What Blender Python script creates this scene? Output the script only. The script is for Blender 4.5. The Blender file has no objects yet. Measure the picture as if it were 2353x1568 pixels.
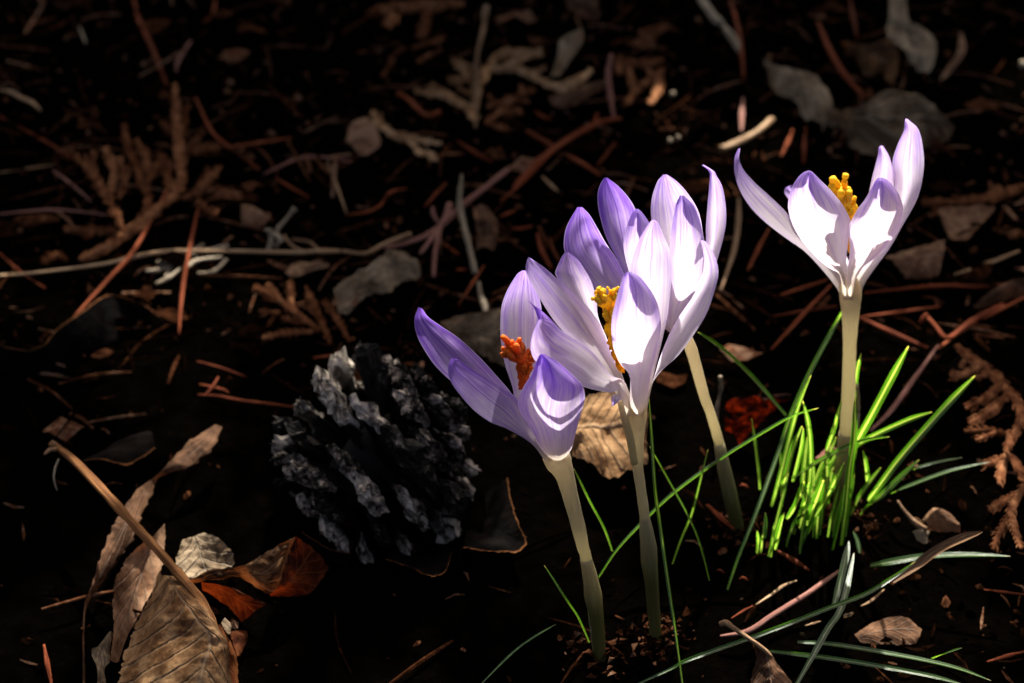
import bpy, math, random
import numpy as np
from mathutils import Vector, noise, Matrix

C = bpy.context.scene.collection
R = math.radians
rnd = random.Random(7)

# ------------------------------------------------------------------ camera
CAM = Vector((0.0, -0.63, 0.44)); PITCH = R(33.0); LENS = 85.0
cd = bpy.data.cameras.new('camera'); cam = bpy.data.objects.new('camera', cd); C.objects.link(cam)
cam.location = CAM; cam.rotation_euler = (R(90) - PITCH, 0, 0)
cd.lens = LENS; cd.sensor_width = 36; cd.clip_start = 0.02; cd.clip_end = 200
cd.dof.use_dof = True; cd.dof.focus_distance = 0.635; cd.dof.aperture_fstop = 15.0
bpy.context.scene.camera = cam
# ------------------------------------------------------------------ light
SUN_AZ, SUN_EL = R(8), R(50)          # behind the flowers, to the right
S = Vector((math.sin(SUN_AZ) * math.cos(SUN_EL), math.cos(SUN_AZ) * math.cos(SUN_EL), math.sin(SUN_EL)))
ld = bpy.data.lights.new('sun', 'SUN'); ld.energy = 4.5; ld.angle = R(0.5); ld.color = (1.0, 0.95, 0.87)
sun = bpy.data.objects.new('sun', ld); C.objects.link(sun)
sun.rotation_euler = (-S).to_track_quat('-Z', 'Y').to_euler(); sun.location = S * 5
w = bpy.data.worlds.new("World"); bpy.context.scene.world = w; w.use_nodes = True
nt = w.node_tree; sk = nt.nodes.new('ShaderNodeTexSky'); sk.sky_type = 'NISHITA'; sk.sun_disc = False
sk.sun_elevation = SUN_EL; sk.sun_rotation = SUN_AZ; sk.air_density = .55; sk.dust_density = 9.0; sk.ozone_density = 0.0
nt.links.new(sk.outputs[0], nt.nodes['Background'].inputs[0]); nt.nodes['Background'].inputs[1].default_value = 0.075
vs = bpy.context.scene.view_settings
bpy.context.scene.display_settings.display_device = 'sRGB'
vs.view_transform = 'Standard'; vs.look = 'None'; vs.gamma = 1.0; vs.exposure = 1.33

# ------------------------------------------------------------------ pixel helpers
# pixel measures were taken on a 2352 x 1568 picture and on enlargements of it
class Z:
    def __init__(s, x0, y0, k): s.x0, s.y0, s.k = x0, y0, k
    def __call__(s, x, y): return (s.x0 + x * s.k, s.y0 + y * s.k)
D0 = Z(0, 0, 1); Z1 = Z(908.6, 363.4, .3709); Z2 = Z(1599.2, 218.1, .3708); Z3 = Z(1599.2, 726.9, .3201)
Z4 = Z(1453.8, 1090.4, .3818); Z5 = Z(1090.4, 908.6, .4204); Z6 = Z(581.5, 763.2, .3709); Z7 = Z(0, 908.6, .4204)
Z8 = Z(0, 145.4, .4867); Z9 = Z(726.9, 0, .3398); Z10 = Z(1453.8, 0, .3818); Z11 = Z(0, 0, .3398); Z12 = Z(508.8, 327.1, .3245)
CP, SP = math.cos(PITCH), math.sin(PITCH)
def ray(px, py):
    x = (px - 1176) / 2352 * 36 / LENS; y = -(py - 784) / 2352 * 36 / LENS
    return Vector((x, CP + y * SP, -SP + y * CP))
def soil_h(x, y):
    f = max(0.0, 1.0 - max(0.0, (abs(x) + abs(y) - 1.2)))
    return f * (0.0035 * noise.noise(Vector((x * 16, y * 16, 3.1))) + 0.0016 * noise.noise(Vector((x * 60, y * 60, 9.7))))
def P(px, py, Y):                       # on the upright plane y = Y
    d = ray(px, py); return CAM + d * ((Y - CAM.y) / d.y)
def G(px, py, off=0.0):                 # off mm above the soil
    d = ray(px, py); z = off * .001
    for _ in range(4):
        p = CAM + d * ((z - CAM.z) / d.z); z = soil_h(p.x, p.y) + off * .001
    return p
def mm(p):                              # metres that one picture pixel spans at p
    return ((p - CAM).y * CP - (p - CAM).z * SP) * 36 / LENS / 2352
def cr(pts, n):                         # Catmull-Rom through Vectors / tuples
    a = np.array([list(p) for p in pts], float); m = len(a)
    if m == 2: t = np.linspace(0, 1, n)[:, None]; return a[0] * (1 - t) + a[1] * t
    e = np.vstack([2 * a[0] - a[1], a, 2 * a[-1] - a[-2]]); out = []
    for t in np.linspace(0, m - 1, n):
        i = min(int(t), m - 2); u = t - i; p0, p1, p2, p3 = e[i:i + 4]
        out.append(.5 * (2 * p1 + (p2 - p0) * u + (2 * p0 - 5 * p1 + 4 * p2 - p3) * u * u + (3 * p1 - p0 - 3 * p2 + p3) * u ** 3))
    return np.array(out)

# ------------------------------------------------------------------ objects
def obj(name, verts, faces, mat, parent=None, uvs=None, smooth=True, origin=None):
    o0 = Vector(origin) if origin is not None else Vector(verts[0])
    base = parent.location if parent else o0
    me = bpy.data.meshes.new(name); me.from_pydata([tuple(Vector(v) - base) for v in verts], [], faces)
    if uvs is not None:
        l = me.uv_layers.new(name='UVMap'); idx = np.zeros(len(me.loops), int); me.loops.foreach_get('vertex_index', idx)
        l.data.foreach_set('uv', np.array(uvs, float)[idx].ravel())
    if smooth: me.polygons.foreach_set('use_smooth', [True] * len(me.polygons))
    me.materials.append(mat); o = bpy.data.objects.new(name, me); C.objects.link(o)
    if parent: o.parent = parent
    else: o.location = o0
    return o
def tag(o, label=None, cat=None, group=None, kind=None):
    for k, v in (('label', label), ('category', cat), ('group', group), ('kind', kind)):
        if v: o[k] = v
    return o
def thing(name, loc, label, cat, group=None):
    o = bpy.data.objects.new(name, None); C.objects.link(o); o.location = loc; o.empty_display_size = .01
    return tag(o, label, cat, group)
def grid(a, b): return [(i * b + j, i * b + j + 1, (i + 1) * b + j + 1, (i + 1) * b + j) for i in range(a - 1) for j in range(b - 1)]
def tube_data(pts, rad, n=8, seg=None, flat=1.0, wob=0.0, up=Vector((0, 0, 1)), bump=None, seed=0):
    seg = seg or max(2, (len(pts) - 1) * 5 + 1)
    a = cr(pts, seg); r = np.interp(np.linspace(0, len(rad) - 1, seg), range(len(rad)), rad)
    V, UV = [], []
    for i in range(seg):
        p = Vector(a[i]); t = Vector(a[min(i + 1, seg - 1)] - a[max(i - 1, 0)])
        if t.length < 1e-9: t = Vector((0, 0, 1))
        t.normalize()
        s = t.cross(up)
        if s.length < .05: s = t.cross(Vector((0, 1, 0)))
        s.normalize(); u = s.cross(t); ri = r[i]
        if wob: ri *= 1 + wob * noise.noise(Vector((p.x * 300, p.y * 300, p.z * 300 + seed)))
        if bump: ri *= 1 + bump[0] * (abs(math.sin(i / seg * math.pi * bump[1])) - .5)
        for j in range(n):
            g = 2 * math.pi * j / n
            V.append(p + s * math.cos(g) * ri + u * math.sin(g) * ri * flat); UV.append((j / n, i / (seg - 1)))
    F = [(i * n + j, i * n + (j + 1) % n, (i + 1) * n + (j + 1) % n, (i + 1) * n + j) for i in range(seg - 1) for j in range(n)]
    F.append(tuple(range(n - 1, -1, -1))); F.append(tuple(range((seg - 1) * n, seg * n)))
    return V, F, UV
def tube(name, pts, rad, mat, parent=None, **k):
    V, F, UV = tube_data(pts, rad, **k); return obj(name, V, F, mat, parent, UV, origin=pts[0])

# ------------------------------------------------------------------ materials
def mat(name):
    m = bpy.data.materials.new(name); m.use_nodes = True; t = m.node_tree
    for n in list(t.nodes): t.nodes.remove(n)
    return m, t, lambda ty, **k: mk(t, ty, k)
def mk(t, ty, k):
    n = t.nodes.new('ShaderNode' + ty)
    for a, v in k.items():
        if a.startswith('i_'):
            key = a[2:].replace('_', ' '); n.inputs[int(key) if key.isdigit() else key].default_value = v
        else: setattr(n, a, v)
    return n
def ramp(N, stops):
    n = N('ValToRGB'); e = n.color_ramp.elements
    while len(e) < len(stops): e.new(.5)
    for q, (p, c) in zip(e, stops): q.position = p; q.color = (*c, 1)
    return n
def thin(name, stops, trans=.35, tcol=None, rough=.6, spec=.3, scale=90, bump=.3, vein=None, stretch=None, edge=None, bscale=None):
    """thin dry or living sheet: noise colour, translucency, optional leaf veins (UV) and rim light painted on the margin (UV)"""
    m, t, N = mat(name); L = t.links.new
    tc = N('TexCoord'); info = N('ObjectInfo')
    add = N('VectorMath', operation='ADD'); L(tc.outputs['Object'], add.inputs[0]); L(info.outputs['Random'], add.inputs[1])
    vec = add.outputs[0]
    if stretch:
        mp = N('Mapping'); mp.inputs['Scale'].default_value = stretch; L(tc.outputs['UV'], mp.inputs[0]); vec = mp.outputs[0]
    nz = N('TexNoise', i_Scale=scale if not stretch else 1.0, i_Detail=6.0, i_Roughness=.65); L(vec, nz.inputs['Vector'])
    mixr = N('MapRange', i_1=.25, i_2=.75); L(nz.outputs[0], mixr.inputs[0])
    ob = N('MapRange', i_3=-.22, i_4=.22); L(info.outputs['Random'], ob.inputs[0])
    ad = N('Math', operation='ADD'); L(mixr.outputs[0], ad.inputs[0]); L(ob.outputs[0], ad.inputs[1])
    rp = ramp(N, stops); L(ad.outputs[0], rp.inputs[0]); col = rp.outputs[0]
    h = nz.outputs[0]
    nb = N('TexNoise', i_Scale=bscale or 700.0, i_Detail=4.0); L(tc.outputs['Object'], nb.inputs['Vector'])
    sm = N('Math', operation='MULTIPLY_ADD', i_1=.35); L(nb.outputs[0], sm.inputs[0]); L(h, sm.inputs[2]); h = sm.outputs[0]
    if vein:
        uv = N('SeparateXYZ'); L(tc.outputs['UV'], uv.inputs[0])
        du = N('Math', operation='SUBTRACT', i_1=.5); L(uv.outputs[0], du.inputs[0])
        au = N('Math', operation='ABSOLUTE'); L(du.outputs[0], au.inputs[0])
        a1 = N('Math', operation='MULTIPLY', i_1=vein[0]); L(uv.outputs[1], a1.inputs[0])
        a2 = N('Math', operation='MULTIPLY_ADD', i_1=-vein[1]); L(au.outputs[0], a2.inputs[0]); L(a1.outputs[0], a2.inputs[2])
        a3 = N('Math', operation='MULTIPLY_ADD', i_1=.6); L(nz.outputs[0], a3.inputs[0]); L(a2.outputs[0], a3.inputs[2])
        fr = N('Math', operation='PINGPONG', i_1=.5); L(a3.outputs[0], fr.inputs[0])
        v1 = N('MapRange', i_1=0.0, i_2=.12, i_3=1.0, i_4=0.0); L(fr.outputs[0], v1.inputs[0])
        v2 = N('MapRange', i_1=.008, i_2=.035, i_3=1.0, i_4=0.0); L(au.outputs[0], v2.inputs[0])
        vm = N('Math', operation='MAXIMUM'); L(v1.outputs[0], vm.inputs[0]); L(v2.outputs[0], vm.inputs[1])
        mx = N('MixRGB', blend_type='MIX'); L(vm.outputs[0], mx.inputs[0]); L(col, mx.inputs[1]); mx.inputs[2].default_value = (*vein[2], 1)
        sc = N('Math', operation='MULTIPLY', i_1=.5); L(vm.outputs[0], sc.inputs[0]); L(sc.outputs[0], mx.inputs[0]); col = mx.outputs[0]
        hm = N('Math', operation='MULTIPLY_ADD', i_1=vein[3]); L(vm.outputs[0], hm.inputs[0]); L(h, hm.inputs[2]); h = hm.outputs[0]
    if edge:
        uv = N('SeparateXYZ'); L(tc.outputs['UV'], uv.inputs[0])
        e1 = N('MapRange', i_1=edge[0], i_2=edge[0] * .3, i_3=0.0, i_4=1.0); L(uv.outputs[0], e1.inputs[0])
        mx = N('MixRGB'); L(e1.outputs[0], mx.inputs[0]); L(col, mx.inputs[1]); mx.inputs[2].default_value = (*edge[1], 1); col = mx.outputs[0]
    bs = N('BsdfPrincipled', i_Roughness=rough); bs.inputs['Specular IOR Level'].default_value = spec
    L(col, bs.inputs['Base Color'])
    bp = N('Bump', i_Strength=bump, i_Distance=.0013); L(h, bp.inputs['Height']); L(bp.outputs[0], bs.inputs['Normal'])
    out = N('OutputMaterial')
    if trans > 0:
        tr = N('BsdfTranslucent'); ms = N('MixShader', i_0=trans)
        if tcol:
            mu = N('MixRGB', blend_type='MULTIPLY', i_0=1.0); L(col, mu.inputs[1]); mu.inputs[2].default_value = (*tcol, 1); L(mu.outputs[0], tr.inputs[0])
        else: L(col, tr.inputs[0])
        L(bs.outputs[0], ms.inputs[1]); L(tr.outputs[0], ms.inputs[2]); L(ms.outputs[0], out.inputs[0])
    else: L(bs.outputs[0], out.inputs[0])
    return m
def petal_mat(name):
    m, t, N = mat(name); L = t.links.new
    tc = N('TexCoord'); uv = N('SeparateXYZ'); L(tc.outputs['UV'], uv.inputs[0]); info = N('ObjectInfo')
    # lengthwise veins, fanned by UV
    mp = N('Mapping'); mp.inputs['Scale'].default_value = (19, 2.2, 1); L(tc.outputs['UV'], mp.inputs[0])
    off = N('VectorMath', operation='ADD'); L(mp.outputs[0], off.inputs[0])
    om = N('Math', operation='MULTIPLY', i_1=37.0); L(info.outputs['Random'], om.inputs[0]); L(om.outputs[0], off.inputs[1])
    vn = N('TexNoise', i_Scale=1.0, i_Detail=3.0, i_Roughness=.6); L(off.outputs[0], vn.inputs['Vector'])
    fine = N('Mapping'); fine.inputs['Scale'].default_value = (90, 5, 1); L(tc.outputs['UV'], fine.inputs[0])
    fn = N('TexNoise', i_Scale=1.0, i_Detail=2.0); L(fine.outputs[0], fn.inputs['Vector'])
    blot = N('TexNoise', i_Scale=160.0, i_Detail=4.0); L(tc.outputs['Object'], blot.inputs['Vector'])
    # purple amount: rises towards tip and margins, with vein streaks
    du = N('Math', operation='SUBTRACT', i_1=.5); L(uv.outputs[0], du.inputs[0]); au = N('Math', operation='ABSOLUTE'); L(du.outputs[0], au.inputs[0])
    c1 = N('MapRange', interpolation_type='SMOOTHSTEP', i_1=.25, i_2=1.1, i_3=.06, i_4=.72); L(uv.outputs[1], c1.inputs[0])
    c2 = N('MapRange', i_1=.3, i_2=.5, i_3=0.0, i_4=.22); L(au.outputs[0], c2.inputs[0])
    mid = N('MapRange', i_1=.0, i_2=.03, i_3=.3, i_4=0.0); L(au.outputs[0], mid.inputs[0])
    s1 = N('Math', operation='ADD'); L(c1.outputs[0], s1.inputs[0]); L(c2.outputs[0], s1.inputs[1])
    s2 = N('Math', operation='ADD'); L(s1.outputs[0], s2.inputs[0]); L(mid.outputs[0], s2.inputs[1])
    v1 = N('MapRange', i_1=.35, i_2=.7, i_3=-.17, i_4=.26); L(vn.outputs[0], v1.inputs[0])
    s3 = N('Math', operation='ADD'); L(s2.outputs[0], s3.inputs[0]); L(v1.outputs[0], s3.inputs[1])
    v2 = N('MapRange', i_1=.3, i_2=.7, i_3=-.1, i_4=.1); L(fn.outputs[0], v2.inputs[0])
    s4 = N('Math', operation='ADD'); L(s3.outputs[0], s4.inputs[0]); L(v2.outputs[0], s4.inputs[1])
    v3 = N('MapRange', i_1=.3, i_2=.7, i_3=-.08, i_4=.08); L(blot.outputs[0], v3.inputs[0])
    s5 = N('Math', operation='ADD'); L(s4.outputs[0], s5.inputs[0]); L(v3.outputs[0], s5.inputs[1])
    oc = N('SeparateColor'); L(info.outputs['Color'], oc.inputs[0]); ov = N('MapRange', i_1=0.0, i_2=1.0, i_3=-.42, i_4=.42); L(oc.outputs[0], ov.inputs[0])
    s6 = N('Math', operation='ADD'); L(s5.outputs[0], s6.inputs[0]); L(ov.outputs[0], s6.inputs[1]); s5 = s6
    rp = ramp(N, [(0, (.92, .84, .88)), (.3, (.80, .67, .88)), (.6, (.54, .37, .82)), (1, (.24, .10, .62))]); L(s5.outputs[0], rp.inputs[0])
    # creamy throat
    th = N('MapRange', i_1=.05, i_2=.2, i_3=1.0, i_4=0.0); L(uv.outputs[1], th.inputs[0])
    mx = N('MixRGB'); L(th.outputs[0], mx.inputs[0]); L(rp.outputs[0], mx.inputs[1]); mx.inputs[2].default_value = (.78, .68, .56, 1)
    eg = N('MapRange', i_1=.47, i_2=.5, i_3=0.0, i_4=.55); L(au.outputs[0], eg.inputs[0]); m3 = N('MixRGB'); L(eg.outputs[0], m3.inputs[0]); L(mx.outputs[0], m3.inputs[1]); m3.inputs[2].default_value = (.92, .86, .92, 1)  # rim light painted into the margin colour
    col = m3.outputs[0]
    bs = N('BsdfPrincipled', i_Roughness=.48); bs.inputs['Specular IOR Level'].default_value = .3; L(col, bs.inputs['Base Color'])
    bp = N('Bump', i_Strength=.35, i_Distance=.0006)
    hh = N('Math', operation='ADD'); L(vn.outputs[0], hh.inputs[0]); L(fn.outputs[0], hh.inputs[1]); L(hh.outputs[0], bp.inputs['Height']); L(bp.outputs[0], bs.inputs['Normal'])
    tr = N('BsdfTranslucent'); L(col, tr.inputs[0]); ms = N('MixShader', i_0=.66); L(bs.outputs[0], ms.inputs[1]); L(tr.outputs[0], ms.inputs[2])
    out = N('OutputMaterial'); L(ms.outputs[0], out.inputs[0]); return m
def fleshy(name, c0, c1, sss=.4, rough=.45, vs_=(0, 1), streak=18, trans=0.0):
    m, t, N = mat(name); L = t.links.new
    tc = N('TexCoord'); uv = N('SeparateXYZ'); L(tc.outputs['UV'], uv.inputs[0])
    mp = N('Mapping'); mp.inputs['Scale'].default_value = (streak, 3, 1); L(tc.outputs['UV'], mp.inputs[0])
    nz = N('TexNoise', i_Scale=1.0, i_Detail=4.0); L(mp.outputs[0], nz.inputs['Vector'])
    f = N('MapRange', i_1=vs_[0], i_2=vs_[1]); L(uv.outputs[1], f.inputs[0])
    fa = N('MapRange', i_1=.3, i_2=.7, i_3=-.15, i_4=.15); L(nz.outputs[0], fa.inputs[0])
    a = N('Math', operation='ADD', use_clamp=True); L(f.outputs[0], a.inputs[0]); L(fa.outputs[0], a.inputs[1])
    mx = N('MixRGB'); L(a.outputs[0], mx.inputs[0]); mx.inputs[1].default_value = (*c0, 1); mx.inputs[2].default_value = (*c1, 1)
    bs = N('BsdfPrincipled', i_Roughness=rough); L(mx.outputs[0], bs.inputs['Base Color']); bs.inputs['Specular IOR Level'].default_value = .35
    bs.inputs['Subsurface Weight'].default_value = sss; bs.inputs['Subsurface Radius'].default_value = (1, .8, .55); bs.inputs['Subsurface Scale'].default_value = .003
    bp = N('Bump', i_Strength=.25, i_Distance=.0005); L(nz.outputs[0], bp.inputs['Height']); L(bp.outputs[0], bs.inputs['Normal'])
    out = N('OutputMaterial'); L(bs.outputs[0], out.inputs[0])
    if trans: tr = N('BsdfTranslucent'); L(mx.outputs[0], tr.inputs[0]); ms = N('MixShader', i_0=trans); L(bs.outputs[0], ms.inputs[1]); L(tr.outputs[0], ms.inputs[2]); L(ms.outputs[0], out.inputs[0])
    return m
def blade_mat():
    m, t, N = mat('living_blade'); L = t.links.new
    tc = N('TexCoord'); uv = N('SeparateXYZ'); L(tc.outputs['UV'], uv.inputs[0]); info = N('ObjectInfo')
    mp = N('Mapping'); mp.inputs['Scale'].default_value = (14, 2, 1); L(tc.outputs['UV'], mp.inputs[0])
    nz = N('TexNoise', i_Scale=1.0, i_Detail=3.0); L(mp.outputs[0], nz.inputs['Vector'])
    rp = ramp(N, [(.25, (.018, .055, .008)), (.75, (.045, .125, .014))]); L(nz.outputs[0], rp.inputs[0])
    du = N('Math', operation='SUBTRACT', i_1=.5); L(uv.outputs[0], du.inputs[0]); au = N('Math', operation='ABSOLUTE'); L(du.outputs[0], au.inputs[0])
    st = N('MapRange', i_1=.07, i_2=.11, i_3=.75, i_4=0.0); L(au.outputs[0], st.inputs[0])
    mx = N('MixRGB'); L(st.outputs[0], mx.inputs[0]); L(rp.outputs[0], mx.inputs[1]); mx.inputs[2].default_value = (.36, .44, .24, 1)
    tp = N('MapRange', i_1=.965, i_2=.99, i_3=0.0, i_4=.8); L(uv.outputs[1], tp.inputs[0])
    m2 = N('MixRGB'); L(tp.outputs[0], m2.inputs[0]); L(mx.outputs[0], m2.inputs[1]); m2.inputs[2].default_value = (.55, .5, .25, 1)
    bs = N('BsdfPrincipled', i_Roughness=.28); bs.inputs['Specular IOR Level'].default_value = .9; L(m2.outputs[0], bs.inputs['Base Color'])
    bp = N('Bump', i_Strength=.3, i_Distance=.0004); L(nz.outputs[0], bp.inputs['Height']); L(bp.outputs[0], bs.inputs['Normal'])
    mu = N('MixRGB', blend_type='MULTIPLY', i_0=1.0); L(m2.outputs[0], mu.inputs[1]); mu.inputs[2].default_value = (3.5, 3.5, .9, 1)
    tr = N('BsdfTranslucent'); L(mu.outputs[0], tr.inputs[0]); ms = N('MixShader', i_0=.5); L(bs.outputs[0], ms.inputs[1]); L(tr.outputs[0], ms.inputs[2])
    out = N('OutputMaterial'); L(ms.outputs[0], out.inputs[0]); return m
def solid(name, stops, scale=300, rough=.8, bump=.6, dist=.001, spec=.2, island=False):
    m, t, N = mat(name); L = t.links.new
    tc = N('TexCoord'); nz = N('TexNoise', i_Scale=scale, i_Detail=8.0, i_Roughness=.7); L(tc.outputs['Object'], nz.inputs['Vector'])
    rp = ramp(N, stops); v = nz.outputs[0]
    if island:
        g = N('NewGeometry'); a = N('MapRange', i_3=-.45, i_4=.45); L(g.outputs['Random Per Island'], a.inputs[0]); s = N('Math', operation='ADD'); L(v, s.inputs[0]); L(a.outputs[0], s.inputs[1]); v = s.outputs[0]
    L(v, rp.inputs[0])
    bs = N('BsdfDiffuse', i_Roughness=.5) if spec < .15 else N('BsdfPrincipled', i_Roughness=rough); L(rp.outputs[0], bs.inputs[0])
    bp = N('Bump', i_Strength=bump, i_Distance=dist); L(nz.outputs[0], bp.inputs['Height']); L(bp.outputs[0], bs.inputs['Normal'])
    out = N('OutputMaterial'); L(bs.outputs[0], out.inputs[0]); return m

def cone_mat():
    m, t, N = mat('weathered_scale'); L = t.links.new
    tc = N('TexCoord'); uv = N('SeparateXYZ'); L(tc.outputs['UV'], uv.inputs[0]); info = N('ObjectInfo')
    nz = N('TexNoise', i_Scale=4.5, i_Detail=9.0, i_Roughness=.72); L(tc.outputs['Object'], nz.inputs['Vector'])
    rp = ramp(N, [(.37, (.006, .005, .004)), (.445, (.06, .05, .041)), (.52, (.34, .285, .23)), (.64, (.74, .65, .54))])
    a = N('MapRange', i_3=-.2, i_4=.045); L(info.outputs['Random'], a.inputs[0]); s = N('Math', operation='ADD'); L(nz.outputs[0], s.inputs[0]); L(a.outputs[0], s.inputs[1]); L(s.outputs[0], rp.inputs[0])  # random scales darkened to stand for ones in shade
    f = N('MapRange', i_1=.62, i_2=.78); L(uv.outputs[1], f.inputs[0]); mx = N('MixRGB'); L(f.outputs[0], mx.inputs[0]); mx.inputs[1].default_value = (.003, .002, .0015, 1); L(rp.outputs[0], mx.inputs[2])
    bs = N('BsdfPrincipled', i_Roughness=.85); bs.inputs['Specular IOR Level'].default_value = .15; L(mx.outputs[0], bs.inputs['Base Color'])
    bp = N('Bump', i_Strength=1.0, i_Distance=.002); L(nz.outputs[0], bp.inputs['Height']); L(bp.outputs[0], bs.inputs['Normal'])
    out = N('OutputMaterial'); L(bs.outputs[0], out.inputs[0]); return m
M = {}
M['petal'] = petal_mat('lilac_petal')
M['stem'] = fleshy('pale_tube', (.80, .69, .51), (.70, .64, .39), 0.0, trans=.7)
M['sheath'] = fleshy('olive_sheath', (.62, .54, .31), (.15, .14, .042), 0.0, trans=.5, vs_=(0, .55))
M['stigma'] = fleshy('shaded_stigma', (.80, .13, .004), (.88, .22, .008), 0.0, .6, trans=.35)  # stigmas of shaded blooms, the shade put into a deeper orange
M['anther'] = fleshy('anther_lit_stigma', (.95, .50, .006), (.98, .70, .02), 0.0, .7, trans=.4)  # anther, and sunlit stigmas with the light put into the yellow
M['blade'] = blade_mat()
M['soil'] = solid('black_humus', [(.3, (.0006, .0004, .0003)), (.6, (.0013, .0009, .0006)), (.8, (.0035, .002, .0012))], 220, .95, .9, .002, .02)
M['litter'] = solid('litter_crumbs', [(.25, (.0015, .0007, .0004)), (.5, (.010, .0038, .0017)), (.72, (.055, .019, .008)), (.88, (.14, .055, .026)), (1, (.26, .15, .09))], 400, .85, .5, .0006, .1, True)
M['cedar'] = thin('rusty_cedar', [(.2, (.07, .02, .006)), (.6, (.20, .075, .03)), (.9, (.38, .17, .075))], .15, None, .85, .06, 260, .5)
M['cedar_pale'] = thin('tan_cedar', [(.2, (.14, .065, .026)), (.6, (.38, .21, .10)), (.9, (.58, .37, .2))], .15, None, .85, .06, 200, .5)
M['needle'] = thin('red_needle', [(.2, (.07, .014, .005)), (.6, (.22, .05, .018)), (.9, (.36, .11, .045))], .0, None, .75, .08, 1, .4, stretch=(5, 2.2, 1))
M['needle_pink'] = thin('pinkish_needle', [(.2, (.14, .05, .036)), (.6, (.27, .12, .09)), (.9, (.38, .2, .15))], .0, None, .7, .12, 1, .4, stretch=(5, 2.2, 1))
M['tan'] = thin('tan_stalk', [(.2, (.14, .07, .03)), (.6, (.33, .19, .09)), (.9, (.5, .34, .19))], .0, None, .6, .3, 1, .5, stretch=(5, 4, 1))
M['stalk'] = thin('orange_stalk', [(.2, (.10, .035, .01)), (.6, (.34, .15, .048)), (.9, (.5, .28, .12))], .0, None, .7, .12, 1, .6, stretch=(7, 3, 1))
M['straw'] = thin('grey_straw', [(.2, (.16, .12, .075)), (.6, (.35, .27, .175)), (.9, (.52, .43, .29))], .0, None, .6, .3, 1, .5, stretch=(5, 4, 1))
M['leaf'] = thin('veined_brown_leaf', [(.15, (.035, .014, .005)), (.5, (.20, .095, .036)), (.85, (.46, .27, .125))], .25, (1.2, .6, .3), .75, .1, 130, .8, vein=(7.0, 5.0, (.34, .24, .15), .9))
M['leaf_plain'] = thin('grey_brown_leaf', [(.2, (.05, .023, .011)), (.55, (.21, .105, .055)), (.85, (.40, .235, .135))], .2, (1.2, .7, .4), .8, .08, 110, .7, vein=(6.0, 4.0, (.25, .18, .13), .35))
M['leaf_pale'] = thin('beige_leaf', [(.2, (.08, .052, .03)), (.5, (.25, .18, .11)), (.85, (.48, .37, .24))], .2, (1.1, .8, .5), .85, .08, 120, .9, vein=(5.0, 4.0, (.4, .33, .24), .8))
M['leaf_red'] = thin('red_brown_leaf', [(.2, (.03, .007, .003)), (.55, (.11, .028, .008)), (.85, (.22, .075, .022))], .32, (1.2, .5, .2), .75, .08, 140, .7, vein=(6.0, 4.0, (.2, .08, .03), .5))
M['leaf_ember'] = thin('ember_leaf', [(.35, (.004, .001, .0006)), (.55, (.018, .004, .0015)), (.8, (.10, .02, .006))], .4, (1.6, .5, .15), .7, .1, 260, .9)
M['leaf_dark'] = thin('dark_leaf', [(.3, (.0015, .001, .0008)), (.8, (.006, .003, .002))], .1, None, .9, .05, 150, .5, edge=(.05, (.30, .12, .045)))  # sunlit rim painted into the margin colour of a dark leaf
M['cone'] = cone_mat()
M['cone_core'] = solid('cone_core', [(.3, (.002, .0015, .001)), (.7, (.008, .006, .004))], 300, .9)
M['bark'] = solid('added_bark', [(.3, (.03, .02, .014)), (.7, (.14, .09, .06))], 40, .9, 1.0, .01)  # for the post of the added leaf screen
M['screen_leaf'] = thin('screen_foliage', [(.3, (.015, .03, .008)), (.8, (.04, .075, .02))], .12, None, .6, .3, 30, .2)  # for the added leaf screen that blocks the sun

DSTEM, SHADE, DARK, SPOTS, GLIT = [], [], [], [], []
LIT = []                                   # verts of things the added leaf screen is cut open for
def lit(o):
    LIT.extend(o.matrix_basis @ v.co + (o.parent.location if o.parent else Vector()) for v in o.data.vertices); return o

# ------------------------------------------------------------------ ground
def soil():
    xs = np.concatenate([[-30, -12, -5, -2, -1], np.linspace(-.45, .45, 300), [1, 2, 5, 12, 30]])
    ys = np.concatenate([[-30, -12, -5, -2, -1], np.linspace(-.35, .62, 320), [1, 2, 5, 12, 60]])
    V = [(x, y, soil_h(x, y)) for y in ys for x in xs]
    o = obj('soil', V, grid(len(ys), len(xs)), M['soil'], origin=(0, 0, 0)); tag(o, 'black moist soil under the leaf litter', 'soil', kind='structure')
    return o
soil()

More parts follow.
